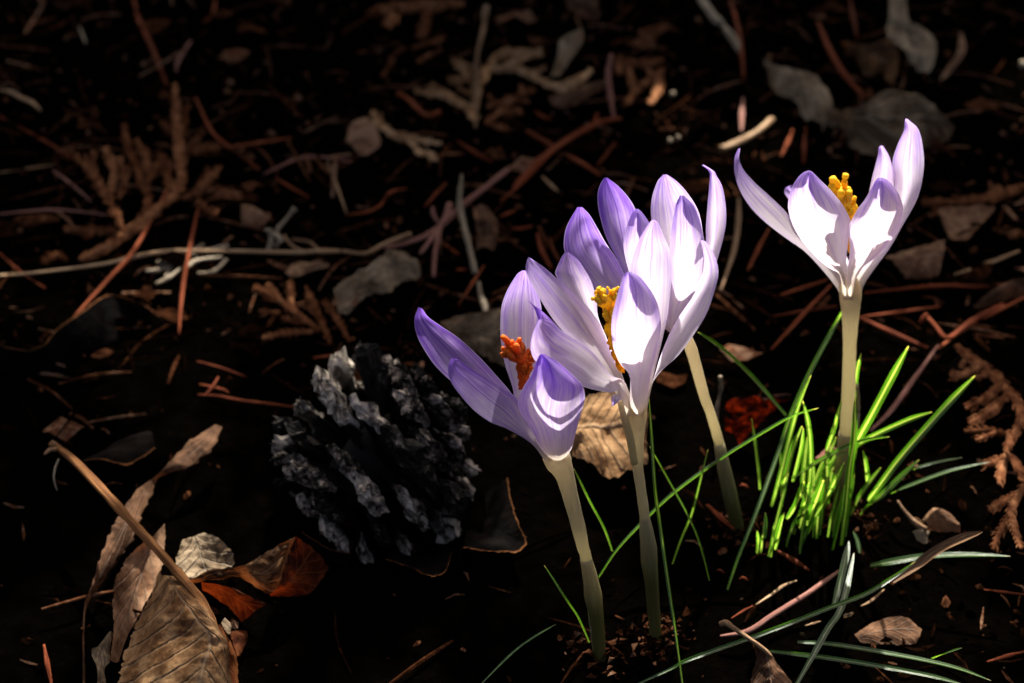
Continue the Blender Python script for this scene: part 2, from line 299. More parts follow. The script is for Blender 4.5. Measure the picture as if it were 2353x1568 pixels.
# ------------------------------------------------------------------ builders
def petal(par, cv, Y0, st, dt, cl, cm, cr_, is_lit=True, vio=None, rows=30, cols=15, label=None, rip=.35):
    cx, cy, hw = NECK; xm = (st[0][0] + st[0][2]) / 2; k0 = max(-.75, min(.75, (xm - cx) / max(hw, 1) * .6)); d0 = 0
    if rows > 12:
        st = [(cx + hw * (k0 * .7 - .4), cy, cx + hw * (k0 * .7 + .4), cy)] + list(st); d0 = (1 if dt > 0 else -1) * hw * cv.k * .12 * .62
    n = len(st); L_, M_, R_ = [], [], []
    for i, (xl, yl, xr, yr) in enumerate(st):
        t = i / (n - 1); lean = dt * t ** .9 + d0 * (1 - t) ** 2; k = max(0, math.sin(math.pi * min(t * .93 + .03, 1))) ** .6
        f = lambda x, y, d: P(*cv(x, y), Y0 + d * .001)
        L_.append(f(xl, yl, lean + cl * k)); R_.append(f(xr, yr, lean + cr_ * k)); M_.append(f((xl + xr) / 2, (yl + yr) / 2, lean + cm * k))
    a, b, c = cr(L_, rows), cr(M_, rows), cr(R_, rows); V, UV = [], []
    sd = rnd.random() * 50
    for i in range(rows):
        for j in range(cols):
            u = j / (cols - 1); p = a[i] * (1 - u) * (1 - 2 * u) + 4 * b[i] * u * (1 - u) + c[i] * u * (2 * u - 1); p = Vector(p)
            e = abs(u - .5) * 2; q = rip * .001 * (noise.noise(Vector((u * 5 + sd, i / rows * 4, 1))) + e * .8 * noise.noise(Vector((sd, i / rows * 9, u * 2))))
            p += Vector((.4, -1, .3)) * q * min(1, i / 6)
            V.append(p); UV.append((u, i / (rows - 1)))
    o = obj('petal', V, grid(rows, cols), M['petal'], par, UV)
    if label: o['label'] = label
    o.color = (VIO if vio is None else vio, 0, 0, 1)  # bloom's violet, with shaded petals tinted deeper and sunlit ones paler
    if is_lit: lit(o)
    else: (DARK if par['label'].startswith('nearest') and dt < 0 else SHADE).extend(V)
    return o
def stemtube(par, name, cv, Y0, pts, Yb, m, n=14, is_lit=False, flat=1.0):
    """pts: (x, y, half width) from the top down; depth runs from Y0 to Yb"""
    q, r = [], []
    for i, (x, y, h) in enumerate(pts):
        t = i / (len(pts) - 1); p = P(*cv(x, y), Y0 + (Yb - Y0) * t); q.append(p); r.append(h * cv.k * mm(p))
    if q[-1].z < .006: q.append(q[-1] + (q[-1] - q[-2]).normalized() * .004 + Vector((0, 0, -.012))); r.append(r[-1] * .95)
    o = tube(name, q, r, m, par, n=n, flat=flat, up=Vector((0, -1, 0)), seg=len(pts) * 6, wob=.05)
    if is_lit: lit(o)
    elif par['label'][:4] in ('near', 'wide'): DSTEM.extend(o.matrix_basis @ v.co + par.location for v in o.data.vertices if (o.matrix_basis @ v.co + par.location).z < .052)
    return o
def lobes(par, name, cv, Y0, lst, m, is_lit, frill=.35):
    for pts in lst:
        q, r = [], []
        for (x, y, h, d) in pts: p = P(*cv(x, y), Y0 + d * .001); q.append(p); r.append(h * cv.k * mm(p))
        o = tube(name, q, r, m, par, n=12, flat=.55, wob=frill, up=Vector((0, -1, 0)), seg=len(pts) * 7, seed=rnd.random() * 9)
        for v in o.data.vertices:
            v.co += Vector((noise.noise(v.co * 900), noise.noise(v.co * 900 + Vector((7, 0, 0))), noise.noise(v.co * 900 + Vector((0, 9, 0))))) * .0011 * frill * 2
        if is_lit: lit(o)
        e, d = q[-1], (q[-1] - q[-3 if len(q) > 2 else -2]).normalized(); V, F, UV = [], [], []; re = max(r[-1], .0011)
        for k in range(18):
            a = Vector((rnd.uniform(-1, 1), rnd.uniform(-1, 1), rnd.uniform(-1, 1))); b = e + a * re * .8; v_, f_, u_ = tube_data([b - d * re * .7, b + (d + a * .5) * re * .2, b + (d + a * .9) * re * rnd.uniform(.3, .75)], [re * .34, re * .4, re * .3], n=7, seg=6, wob=.5, seed=k)
            F += [tuple(i + len(V) for i in g) for g in f_]; V += v_; UV += u_
        o = obj('frill', V, F, m, par, UV)
        if is_lit: lit(o)

GB = 'crocuses flowering in the leaf litter'
# ---- right crocus
NECK = (956, 1270, 72); VIO = .45
b = G(1930, 1190); Y = b.y; f = thing('crocus', b, 'tallest open pale crocus standing alone at the right on a cream stem, yellow stigma showing', 'flower', GB)
petal(f, Z2, Y, [(930, 1110, 975, 1100), (760, 900, 850, 850), (640, 720, 730, 690), (570, 640, 640, 620), (545, 600, 592, 582), (552, 572, 592, 556)], 16, 0, 5, 3)
petal(f, Z2, Y, [(950, 1100, 990, 1090), (1000, 850, 1180, 850), (1060, 640, 1225, 640), (1085, 530, 1225, 540), (1110, 440, 1218, 450), (1127, 370, 1192, 370), (1132, 325, 1165, 325), (1145, 312, 1155, 314)], 10, 2, 7, 2)
petal(f, Z2, Y, [(985, 1130, 1050, 1150), (1080, 1000, 1190, 960), (1180, 850, 1265, 830), (1225, 680, 1345, 690), (1228, 560, 1392, 560), (1215, 420, 1413, 420), (1245, 310, 1402, 300), (1283, 220, 1375, 210), (1290, 170, 1330, 165), (1294, 147, 1305, 145)], 6, 2, 8, -3)
petal(f, Z2, Y, [(860, 1180, 905, 1120), (690, 985, 740, 950), (560, 890, 640, 850), (430, 790, 560, 730), (340, 700, 460, 630), (270, 590, 365, 545), (237, 480, 298, 470), (235, 400, 265, 400), (258, 332, 270, 328)], 4, -5, 1, 6)
petal(f, Z2, Y, [(890, 1115, 930, 1115), (820, 1070, 930, 1000), (730, 990, 940, 900), (640, 880, 955, 800), (590, 780, 945, 750), (568, 680, 900, 670), (582, 590, 835, 590), (622, 520, 765, 520), (665, 480, 725, 480), (690, 468, 705, 468)], -13, 0, -6, 1)
petal(f, Z2, Y, [(930, 1120, 1000, 1100), (950, 960, 1120, 1000), (945, 850, 1215, 900), (955, 790, 1268, 800), (1000, 705, 1282, 710), (1045, 645, 1265, 640), (1080, 585, 1235, 585), (1105, 535, 1190, 530), (1130, 513, 1150, 511)], -9, -2, -7, 4)
stemtube(f, 'stem', Z2, Y, [(955, 1140, 40), (955, 1160, 56), (955, 1200, 66), (956, 1230, 69), (956, 1290, 65), (955, 1400, 50), (950, 1568, 41), (943, 1850, 43), (928, 2140, 45), (905, 2430, 40), (893, 2630, 38)], Y, M['stem'], is_lit=True)
stemtube(f, 'sheath', Z2, Y, [(930, 2090, 47), (915, 2250, 56), (903, 2430, 52), (892, 2640, 44)], Y, M['sheath'])
lobes(f, 'stigma', Z2, Y, [[(955, 980, 14, 0), (945, 800, 24, 0), (918, 710, 40, 0), (900, 650, 58, -1), (893, 612, 66, -2)], [(955, 960, 14, 1), (962, 830, 24, 2), (968, 760, 40, 1), (962, 710, 42, 0), (950, 690, 36, 0)], [(955, 960, 12, 2), (925, 790, 22, 4), (925, 690, 38, 5), (925, 640, 40, 6)]], M['anther'], True)
# ---- back crocus
NECK = (1791, 1110, 36); VIO = .5
b = G(1695, 1225); Y = b.y - .016; f = thing('crocus', b, 'farther purple and white crocus behind the middle one, its slim stem leaning right', 'flower', GB)
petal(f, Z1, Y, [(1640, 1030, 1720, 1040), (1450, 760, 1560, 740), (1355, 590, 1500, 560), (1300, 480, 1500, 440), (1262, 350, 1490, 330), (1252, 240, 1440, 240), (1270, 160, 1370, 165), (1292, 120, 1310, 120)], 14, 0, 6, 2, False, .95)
petal(f, Z1, Y, [(1680, 1030, 1740, 1030), (1650, 800, 1850, 800), (1610, 560, 1905, 560), (1583, 360, 1885, 360), (1590, 240, 1822, 235), (1620, 145, 1745, 145), (1655, 100, 1680, 100)], 13, 0, 6, 0)
petal(f, Z1, Y, [(1720, 1040, 1760, 1020), (1850, 800, 1930, 780), (1915, 560, 2005, 590), (1920, 440, 2042, 450), (1930, 300, 2048, 310), (1942, 180, 2025, 180), (1948, 105, 1985, 105), (1930, 68, 1970, 78), (1898, 45, 1908, 38)], 5, 2, 6, -3)
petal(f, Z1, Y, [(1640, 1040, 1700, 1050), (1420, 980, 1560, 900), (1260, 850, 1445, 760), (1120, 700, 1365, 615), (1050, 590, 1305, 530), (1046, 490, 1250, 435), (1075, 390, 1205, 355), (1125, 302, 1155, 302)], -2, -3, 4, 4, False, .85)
petal(f, Z1, Y, [(1640, 1030, 1700, 1040), (1510, 850, 1640, 850), (1440, 680, 1620, 680), (1412, 545, 1610, 560), (1430, 420, 1585, 430), (1460, 345, 1535, 345), (1485, 313, 1505, 313)], -4, 1, -5, 1)
petal(f, Z1, Y, [(1690, 1040, 1740, 1040), (1690, 900, 1815, 900), (1695, 740, 1890, 750), (1700, 600, 1908, 640), (1702, 480, 1912, 520), (1718, 370, 1885, 380), (1735, 290, 1845, 290), (1762, 230, 1788, 230)], -10, 0, -6, 0)
stemtube(f, 'stem', D0, Y, [(1556, 742, 5), (1568, 760, 11), (1587, 800, 14), (1617, 908, 12), (1633, 952, 11), (1658, 1041, 12), (1676, 1130, 13), (1695, 1230, 12)], b.y, M['stem'])
stemtube(f, 'sheath', D0, b.y - .006, [(1652, 1020, 12), (1663, 1075, 16), (1680, 1150, 17), (1696, 1232, 15)], b.y, M['sheath'])
lobes(f, 'stigma', D0, Y, [[(1560, 720, 4, 0), (1555, 640, 6, 1), (1560, 590, 12, 2)], [(1560, 720, 4, 0), (1575, 640, 6, 3), (1580, 600, 12, 4)]], M['stigma'], False)
# ---- middle crocus
NECK = (1493, 1595, 66); VIO = .42
b = G(1507, 1470); Y = b.y; f = thing('crocus', b, 'wide open white and lilac crocus in the middle with a long yellow stigma', 'flower', GB)
petal(f, Z1, Y, [(1340, 1340, 1400, 1330), (1220, 1100, 1310, 1120), (1130, 950, 1258, 985), (1050, 840, 1245, 870), (1000, 740, 1215, 770), (990, 705, 1175, 695), (1015, 635, 1125, 625), (1050, 585, 1075, 584)], 15, 0, 6, 2)
petal(f, Z1, Y, [(1500, 1440, 1590, 1380), (1530, 1200, 1650, 1130), (1500, 1000, 1685, 980), (1470, 830, 1702, 830), (1445, 700, 1708, 690), (1470, 600, 1702, 580), (1510, 500, 1665, 490), (1565, 405, 1628, 405), (1592, 380, 1605, 380)], 9, 2, 5, -4)
petal(f, Z1, Y, [(1310, 1350, 1400, 1340), (1210, 1200, 1345, 1230), (1110, 1125, 1315, 1130), (1040, 1075, 1280, 1050), (960, 975, 1205, 935), (890, 865, 1115, 845), (845, 780, 1020, 762), (812, 710, 920, 675), (808, 655, 865, 638), (822, 613, 832, 616)], 5, -5, 2, 6)
petal(f, Z1, Y, [(1540, 1490, 1590, 1400), (1600, 1360, 1640, 1320), (1640, 1230, 1740, 1230), (1710, 1060, 1850, 1090), (1800, 915, 1930, 960), (1880, 800, 1985, 800), (1915, 680, 1997, 690), (1908, 580, 1968, 590), (1892, 515, 1925, 520), (1890, 508, 1900, 507)], 1, 4, 2, -5)
petal(f, Z1, Y, [(1385, 1440, 1425, 1390), (1330, 1450, 1345, 1350), (1180, 1420, 1290, 1285), (1080, 1370, 1220, 1200), (960, 1310, 1130, 1132), (870, 1260, 1030, 1068), (838, 1190, 965, 1015), (848, 1090, 920, 1000), (885, 1000, 905, 997)], -11, -5, -2, 4)
petal(f, Z1, Y, [(1450, 1500, 1560, 1500), (1450, 1350, 1580, 1330), (1390, 1270, 1610, 1220), (1350, 1180, 1640, 1100), (1337, 1070, 1645, 1020), (1350, 950, 1630, 920), (1385, 810, 1590, 830), (1408, 730, 1520, 740), (1430, 704, 1455, 704)], -18, 1, -7, 3)
petal(f, Z1, Y, [(1400, 1470, 1440, 1450), (1350, 1460, 1410, 1480), (1335, 1490, 1375, 1510), (1340, 1530, 1350, 1530)], -12, -1, -2, 1, True, rows=12, cols=7, label='tiny white curled petal edge hanging under the flower')
stemtube(f, 'stem', Z5, Y, [(876, -10, 30), (877, 10, 44), (880, 50, 56), (885, 110, 57), (882, 220, 44), (890, 380, 30), (907, 500, 28), (930, 670, 27), (950, 850, 26), (985, 1345, 26)], Y, M['stem'])
stemtube(f, 'bract', Z5, Y - .003, [(792, 30, 14), (815, 110, 20), (848, 230, 22), (872, 370, 20)], Y - .002, M['stem'])
stemtube(f, 'sheath', Z5, Y, [(928, 660, 27), (938, 740, 38), (950, 830, 46), (955, 920, 45), (966, 1020, 38), (976, 1160, 35), (988, 1345, 32)], Y, M['sheath'])
lobes(f, 'stigma', Z1, Y, [[(1410, 1330, 14, 0), (1350, 1160, 17, 0), (1322, 1020, 18, 0), (1318, 930, 26, -1), (1292, 880, 46, -2), (1268, 850, 38, -3)], [(1330, 980, 12, 0), (1335, 900, 22, 0), (1340, 868, 30, -1), (1346, 830, 24, -1)]], M['anther'], True)
lobes(f, 'anther', Z1, Y, [[(1400, 1310, 10, -2), (1352, 1190, 20, -2), (1330, 1080, 22, -2), (1318, 970, 18, -2)]], M['anther'], True, .6)
# ---- left crocus
NECK = (1005, 1870, 88); VIO = .78
b = G(1372, 1510); Y = b.y; f = thing('crocus', b, 'nearest purple crocus at the left with an orange stigma and shaded petals', 'flower', GB)
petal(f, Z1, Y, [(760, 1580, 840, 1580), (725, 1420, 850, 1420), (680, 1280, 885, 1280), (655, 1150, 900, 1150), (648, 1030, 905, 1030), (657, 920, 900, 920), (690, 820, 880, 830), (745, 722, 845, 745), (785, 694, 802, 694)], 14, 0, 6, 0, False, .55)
petal(f, Z1, Y, [(880, 1560, 960, 1560), (900, 1300, 1080, 1300), (900, 1100, 1075, 1140), (880, 990, 1020, 1060), (850, 915, 930, 965), (820, 885, 835, 892)], 8, 3, 6, 0, False)
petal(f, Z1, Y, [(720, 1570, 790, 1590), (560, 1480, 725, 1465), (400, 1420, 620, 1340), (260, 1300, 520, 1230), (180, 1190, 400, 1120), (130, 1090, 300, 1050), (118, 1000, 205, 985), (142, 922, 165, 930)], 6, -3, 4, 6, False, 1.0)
petal(f, Z1, Y, [(840, 1765, 880, 1740), (700, 1680, 800, 1600), (590, 1635, 755, 1490), (480, 1555, 650, 1412), (385, 1445, 550, 1350), (335, 1365, 450, 1288), (322, 1295, 395, 1252), (345, 1238, 368, 1240)], -4, -5, 0, 5, False)
petal(f, Z1, Y, [(900, 1800, 1090, 1800), (835, 1665, 1118, 1690), (768, 1572, 1147, 1583), (760, 1490, 1172, 1490), (800, 1400, 1160, 1410), (845, 1330, 1090, 1335), (870, 1260, 1010, 1265), (890, 1222, 940, 1222), (905, 1212, 915, 1212)], -12, 2, -8, 2, False)
stemtube(f, 'stem', Z5, Y, [(438, 280, 40), (440, 295, 62), (446, 330, 76), (460, 365, 76), (490, 430, 53), (525, 560, 43), (560, 690, 40), (592, 830, 34), (612, 920, 30), (680, 1480, 28)], Y, M['stem'])
stemtube(f, 'sheath', Z5, Y, [(608, 890, 33), (632, 1000, 42), (648, 1100, 49), (666, 1230, 40), (684, 1485, 33)], Y, M['sheath'])
lobes(f, 'stigma', Z1, Y, [[(790, 1430, 22, 0), (790, 1330, 34, 0), (768, 1250, 36, -1), (750, 1205, 50, -2), (745, 1172, 54, -2)], [(780, 1300, 18, 0), (740, 1230, 24, -1), (705, 1205, 26, -2), (690, 1196, 20, -2)], [(800, 1340, 18, 1), (825, 1250, 26, 2), (834, 1225, 32, 2)], [(800, 1400, 18, -3), (812, 1340, 26, -3), (815, 1300, 16, -3)]], M['stigma'], False)

# ---- blades
GL = 'narrow green crocus leaves'
def blade(cv, pts, wd, h0, h1, label, is_lit=False, fold=.35, twist=0.0, m=None, name='grass_blade', cat='leaf blade', group=GL, lie=.0):
    """pts base -> tip in picture units; h0,h1 heights in mm above the soil"""
    n = len(pts); q = [G(*cv(x, y), h0 + (h1 - h0) * (i / (n - 1))) for i, (x, y) in enumerate(pts)]
    seg = max(14, n * 6); a = cr(q, seg); V, UV = [], []
    for i in range(seg):
        t = i / (seg - 1); p = Vector(a[i]); d = Vector(a[min(i + 1, seg - 1)] - a[max(i - 1, 0)]).normalized()
        vw = ((CAM - p).normalized() * (1 - lie) + Vector((0, 0, 1)) * lie).normalized(); ang = twist + .35 * math.sin(t * 2 + n)
        s = d.cross(vw).normalized(); u = s.cross(d).normalized(); s2 = s * math.cos(ang) + u * math.sin(ang); u2 = s2.cross(d).normalized()
        ww = wd * .92 * cv.k * mm(p) * .5 * min(1, .55 + t * 1.6) * min(1, ((1 - t) * 4.5) ** .6 + .06)
        for k, e in ((-1, fold), (-.5, fold * .42), (-.12, 0), (.12, 0), (.5, fold * .42), (1, fold)):
            V.append(p + s2 * ww * k + u2 * ww * e); UV.append((.5 + k / 2, t))
    o = obj(name, V, grid(seg, 6), m or M['blade'], None, UV, origin=q[0])
    tag(o, label, cat, group)
    if is_lit: 
        a0 = int(seg * (is_lit if is_lit is not True else rnd.uniform(.4, .72))); a1 = seg if is_lit is not True or rnd.random() < .7 else int(a0 + seg * .3)
        GLIT.extend(Vector(V[i * 6 + 2]) for i in range(a0, min(a1, seg)))
    return o
T = True
for a in [
 (Z3, [(225, 1960), (320, 1690), (450, 1363), (600, 950), (700, 660), (850, 330), (1030, 0), (1045, -30)], 36, 0, 70, 'longest green blade, reaching up to the right behind the tall cream stem', T),
 (Z3, [(610, 1230), (640, 1160), (690, 960), (762, 785)], 44, 4, 40, 'short bright blade with a hooked tip below the shaded diagonal blade', T),
 (Z3, [(690, 1180), (720, 1060), (750, 930), (768, 800)], 34, 4, 40, 'bright yellow green blade leaning on its neighbour left of the tall stem', T),
 (Z3, [(540, 1363), (600, 1150), (690, 800), (745, 620), (825, 420)], 36, 0, 58, 'dark blade with a lit tip parallel to the longest green blade', T),
 (Z3, [(795, 1500), (803, 1300), (820, 1080), (818, 900), (798, 740), (763, 603)], 38, 0, 50, 'upright bright blade crossed by the dark diagonal blade', T),
 (D0, [(1376, 1326), (1420, 1262), (1490, 1188), (1557, 1127), (1660, 1053), (1745, 1000), (1820, 957), (1880, 937)], 15, 8, 52, 'long dark glossy blade arching diagonally from the front stems to the tuft', False),
 (Z3, [(1040, 1640), (1075, 1363), (1100, 1100), (1135, 860), (1142, 575)], 52, 0, 58, 'upright blade half dark half glowing in front of the cream stem', T),
 (Z3, [(1110, 980), (1160, 880), (1250, 720), (1400, 440), (1525, 210)], 62, 6, 66, 'broad bright blade leaning right with a pale middle line', T),
 (Z3, [(1150, 930), (1260, 860), (1500, 750), (1692, 684)], 42, 12, 44, 'glowing yellow green blade held nearly level right of the stem', T),
 (Z3, [(1230, 1320), (1300, 1230), (1450, 1030), (1650, 800), (1850, 580), (2003, 422)], 56, 4, 46, 'broad green blade pointing at the rusty cedar sprig on the right', T),
 (Z3, [(1180, 1420), (1230, 1363), (1300, 1310), (1450, 1170), (1602, 1026)], 46, 2, 24, 'shorter green blade under the one pointing at the cedar sprig', T),
 (Z3, [(1400, 1270), (1500, 1225), (1800, 1115), (2110, 1042)], 46, 8, 22, 'greyish blade lying low towards the right edge', False),
 (Z3, [(1560, 1100), (1590, 1082), (1740, 1042), (1910, 1012)], 26, 8, 16, 'faint dark blade above the low greyish blade', False),
 (Z3, [(690, 1160), (880, 1040), (1100, 930), (1250, 885), (1388, 862)], 38, 18, 42, 'dark blade crossing the foot of the cream stem almost level', False),
 (Z3, [(1130, 620), (1150, 400), (1183, 262)], 32, 30, 70, 'small blade tip peeping out behind the cream stem', T),
 (Z3, [(640, 710), (400, 440), (200, 250), (10, 110)], 40, 20, 60, 'dim grey green blade slanting down from the back crocus', False),
 (Z3, [(455, 1240), (445, 1120), (425, 950), (398, 728)], 26, 0, 34, 'thin dark upright blade in front of the red brown leaf', False),
 (Z3, [(1100, 1310), (1112, 1180), (1125, 1030)], 48, 4, 22, 'short stout lit blade at the bottom of the tuft', T),
 (Z3, [(1225, 1215), (1220, 1120), (1195, 960)], 38, 4, 26, 'stubby green blade just right of the tuft', T),
 (Z3, [(830, 1420), (860, 1340), (912, 1178)], 54, 4, 26, 'short pointed glowing blade low in the tuft', T),
 (Z3, [(880, 1420), (960, 1250), (1062, 1045)], 46, 4, 32, 'slanting lit blade low in the tuft below the cream stem', T),
 (Z3, [(930, 980), (980, 830), (1043, 595)], 34, 14, 58, 'dark green blade hugging the left side of the cream stem', False),
 (Z3, [(925, 1080), (1000, 1010), (1095, 975)], 42, 18, 32, 'small bright level blade under the dark crossing blade', T),
 (Z5, [(1280, 1010), (1240, 850), (1180, 690), (1050, 450), (952, 272)], 15, 0, 52, 'thin bent dark blade between the middle and the back stems', False),
 (D0, [(1568, 1575), (1549, 1434), (1532, 1316), (1515, 1194), (1505, 1120), (1497, 1000), (1490, 905)], 9, 0, 75, 'very long thin grey green blade right of the middle stem', False),
 (Z5, [(1080, 920), (1130, 780), (1185, 650), (1230, 480), (1275, 290)], 15, 0, 40, 'faint thin blade leaning right behind the bent dark blade', False),
 (Z4, [(815, 490), (870, 250), (935, -10)], 22, 0, 26, 'slim blade along the left side of the tuft', T),
 (Z4, [(30, 1260), (245, 1160), (340, 1112), (740, 970), (1000, 872), (1180, 800), (1400, 715), (1580, 605), (1700, 520)], 30, 6, 26, 'long grey green blade lying across the bottom right', T),
 (Z4, [(1430, 545), (1530, 528), (1750, 492), (2000, 482), (2272, 490)], 52, 8, 20, 'level green blade with a pale rim below the brown pointed sheath', .03),
 (Z4, [(990, 1005), (1200, 1020), (1600, 1085), (1920, 1155), (2155, 1238)], 38, 5, 18, 'flat dark blade with a bright tip at the lower right', .78),
 (Z4, [(800, 1058), (1050, 1085), (1360, 1130), (1770, 1205), (1990, 1262)], 32, 4, 14, 'lower of the two flat dark blades at the lower right', .82),
 (Z4, [(1205, 800), (1235, 690), (1270, 540), (1300, 400)], 46, 10, 15, 'pale shiny upright blade at the front of the tuft', .02),
 (Z4, [(975, 1275), (1080, 1090), (1170, 930), (1240, 830), (1285, 690), (1330, 470)], 42, 8, 16, 'shiny white green blade running down to the bottom edge', .02),
 (Z4, [(1365, 470), (1350, 400), (1325, 340)], 30, 8, 12, 'small shiny silvery blade tip above the upright pale blade', .02),
 (Z4, [(1800, 1105), (1880, 1075), (1978, 1042)], 40, 4, 14, 'small bright green blade tip near the lower right corner', False),
 (Z4, [(1205, 450), (1235, 330), (1260, 200), (1275, 60)], 40, 4, 30, 'green blade hanging below the tuft above the shiny one', T),
 (Z4, [(770, 470), (778, 400), (795, 225)], 36, 0, 18, 'short lit blade at the left foot of the tuft', T),
 (Z4, [(745, 475), (755, 420), (748, 335)], 26, 0, 14, 'small lit blade leftmost at the foot of the tuft', T),
 (Z4, [(855, 450), (880, 350), (912, 225)], 38, 2, 24, 'lit blade crossing the slim blade at the foot of the tuft', T),
 (Z4, [(930, 265), (965, 215), (1005, 130), (1030, 40)], 46, 6, 28, 'green blade in the thick of the tuft leaning right', T),
 (Z4, [(1060, 280), (1090, 190), (1148, 30)], 60, 4, 30, 'widest glowing blade in the thick of the tuft', T),
 (Z4, [(1015, 200), (1040, 150), (1060, 45)], 36, 6, 26, 'narrow glowing blade between two wider ones in the tuft', T),
 (Z4, [(1015, 350), (1028, 290), (1042, 210)], 26, 2, 14, 'tiny lit blade scrap below the tuft', T),
 (Z4, [(1050, 360), (1075, 310), (1110, 200)], 34, 2, 18, 'small green blade under the widest glowing blade', T),
 (Z4, [(830, 495), (840, 400), (850, 290)], 24, 0, 14, 'thin dim blade at the foot of the tuft', T),
 (Z5, [(750, 850), (700, 720), (620, 570), (540, 395)], 17, 4, 40, 'thin dim blade between the left and the middle stems', False),
 (Z5, [(625, 1350), (560, 1210), (500, 1120), (378, 925)], 17, 2, 34, 'thin dim blade left of the nearest crocus stem', False),
 (Z5, [(20, 1590), (200, 1410), (320, 1320), (445, 1248)], 14, 8, 20, 'thin arched blade at the bottom edge left of the nearest stem', False),
]: blade(a[0], a[1], a[2], a[3], a[4], a[5], a[6], fold=rnd.uniform(.45, .8) if a[4] - a[3] > 14 else .22, twist=rnd.uniform(-.5, .5), lie=1.0 if 'shiny' in a[5] or 'glossy' in a[5] else .15 if a[4] - a[3] > 24 else .95)
for k in range(34):
    x = rnd.uniform(1790, 1965); y = rnd.uniform(1150, 1285) - (x - 1790) * .25; ln = rnd.uniform(60, 150); a_ = rnd.gauss(.25, .22)
    blade(D0, [(x, y), (x + ln * .5 * a_ * .8, y - ln * .5), (x + ln * a_, y - ln)], rnd.uniform(8, 14), 0, ln * .14, 'slim blade crowded among many like it deep inside the green tuft', rnd.random() < .75, fold=rnd.uniform(.4, .8), twist=rnd.uniform(-.8, .8), lie=.15, group='crowded blades inside the tuft')
o = blade(Z4, [(1560, 640), (1700, 550), (1800, 478), (1900, 420), (2000, 380), (2105, 343)], 66, 16, 34, 'brown papery pointed sheath lying over the green blades at the right', .02, .5, .2, M['tan'], 'dry_sheath', 'dry leaf', 'dry plant scraps')

# holes cut in the added leaf screen for sun flecks, lower right (picture x, y, height mm, radius mm)
for x, y, h, r in [(1200, 620, 8, 3.2), (1000, 742, 6, 3), (1110, 825, 14, 3), (918, 668, 5, 2.2), (1298, 480, 30, 3.5), (1320, 560, 30, 3.5), (1245, 650, 24, 3), (1230, 740, 20, 3), (1270, 740, 26, 3.5), (1245, 830, 20, 3),
  (1160, 920, 15, 2.5), (1120, 1000, 14, 2.5), (1080, 1080, 12, 2.5), (1040, 1160, 10, 2.5), (1000, 1230, 9, 2.5), (1310, 1092, 9, 2.2), (1330, 1130, 8, 2.2), (1040, 1012, 6, 3), (2030, 1190, 14, 4), (2100, 1215, 16, 3.5), (1850, 1212, 11, 3.5), (1900, 1235, 11, 3),
  (1880, 1078, 8, 3), (1950, 1052, 12, 2.5), (2200, 490, 18, 4), (2100, 490, 17, 4), (2000, 485, 15, 4), (1600, 515, 9, 3.5), (1700, 495, 12, 3), (1570, 612, 24, 3), (1470, 660, 22, 2.5), (1640, 575, 24, 3), (1380, 775, 4, 2), (1290, 842, 5, 2.5), (1015, 960, 5, 2), (1080, 895, 4, 2),
  (1345, 390, 20, 3), (1360, 440, 16, 2.5), (1660, 240, 9, 3.5), (1720, 320, 7, 4), (1740, 380, 7, 4), (1450, 545, 9, 2)]: SPOTS.append((G(*Z4(x, y), h), r * .0018))
for x, y, h, r in [(1680, 1040, 38, 3), (1710, 1020, 40, 3), (1745, 1000, 42, 3), (1775, 983, 44, 3), (1800, 967, 46, 3), (1580, 1105, 30, 2.5), (1480, 1195, 20, 2)]: SPOTS.append((G(*D0(x, y), h), r * .0017))
# ---- tubes: needles, twigs, stalks
def stick(name, cv, pts, wd, h, label, m, cat, group=None, flat=.7, wob=.12, is_lit=False, taper=.45):
    n = len(pts); hs = h if isinstance(h, (list, tuple)) else [h] * 2
    hs = np.interp(np.linspace(0, 1, n), np.linspace(0, 1, len(hs)), hs)
    q = [G(*cv(x, y), hs[i] + wd * cv.k * mm(G(*cv(x, y))) * 300) for i, (x, y) in enumerate(pts)]
    r = [wd * .85 * cv.k * mm(p) * .5 * (1 if 0 < i < n - 1 else taper) for i, p in enumerate(q)]
    if n == 2: q = [q[0], q[0].lerp(q[1], .35) + Vector((0, 0, .0008)), q[0].lerp(q[1], .7) + Vector((0, 0, .0006)), q[1]]; r = [r[0], r[0] / taper, r[1] / taper, r[1]]
    o = tube(name, q, r, M[m], None, n=8, flat=flat, wob=wob, seed=rnd.random() * 30)
    tag(o, label, cat, group)
    if is_lit: lit(o)
    return o
GN = 'fallen pine needles in the litter'
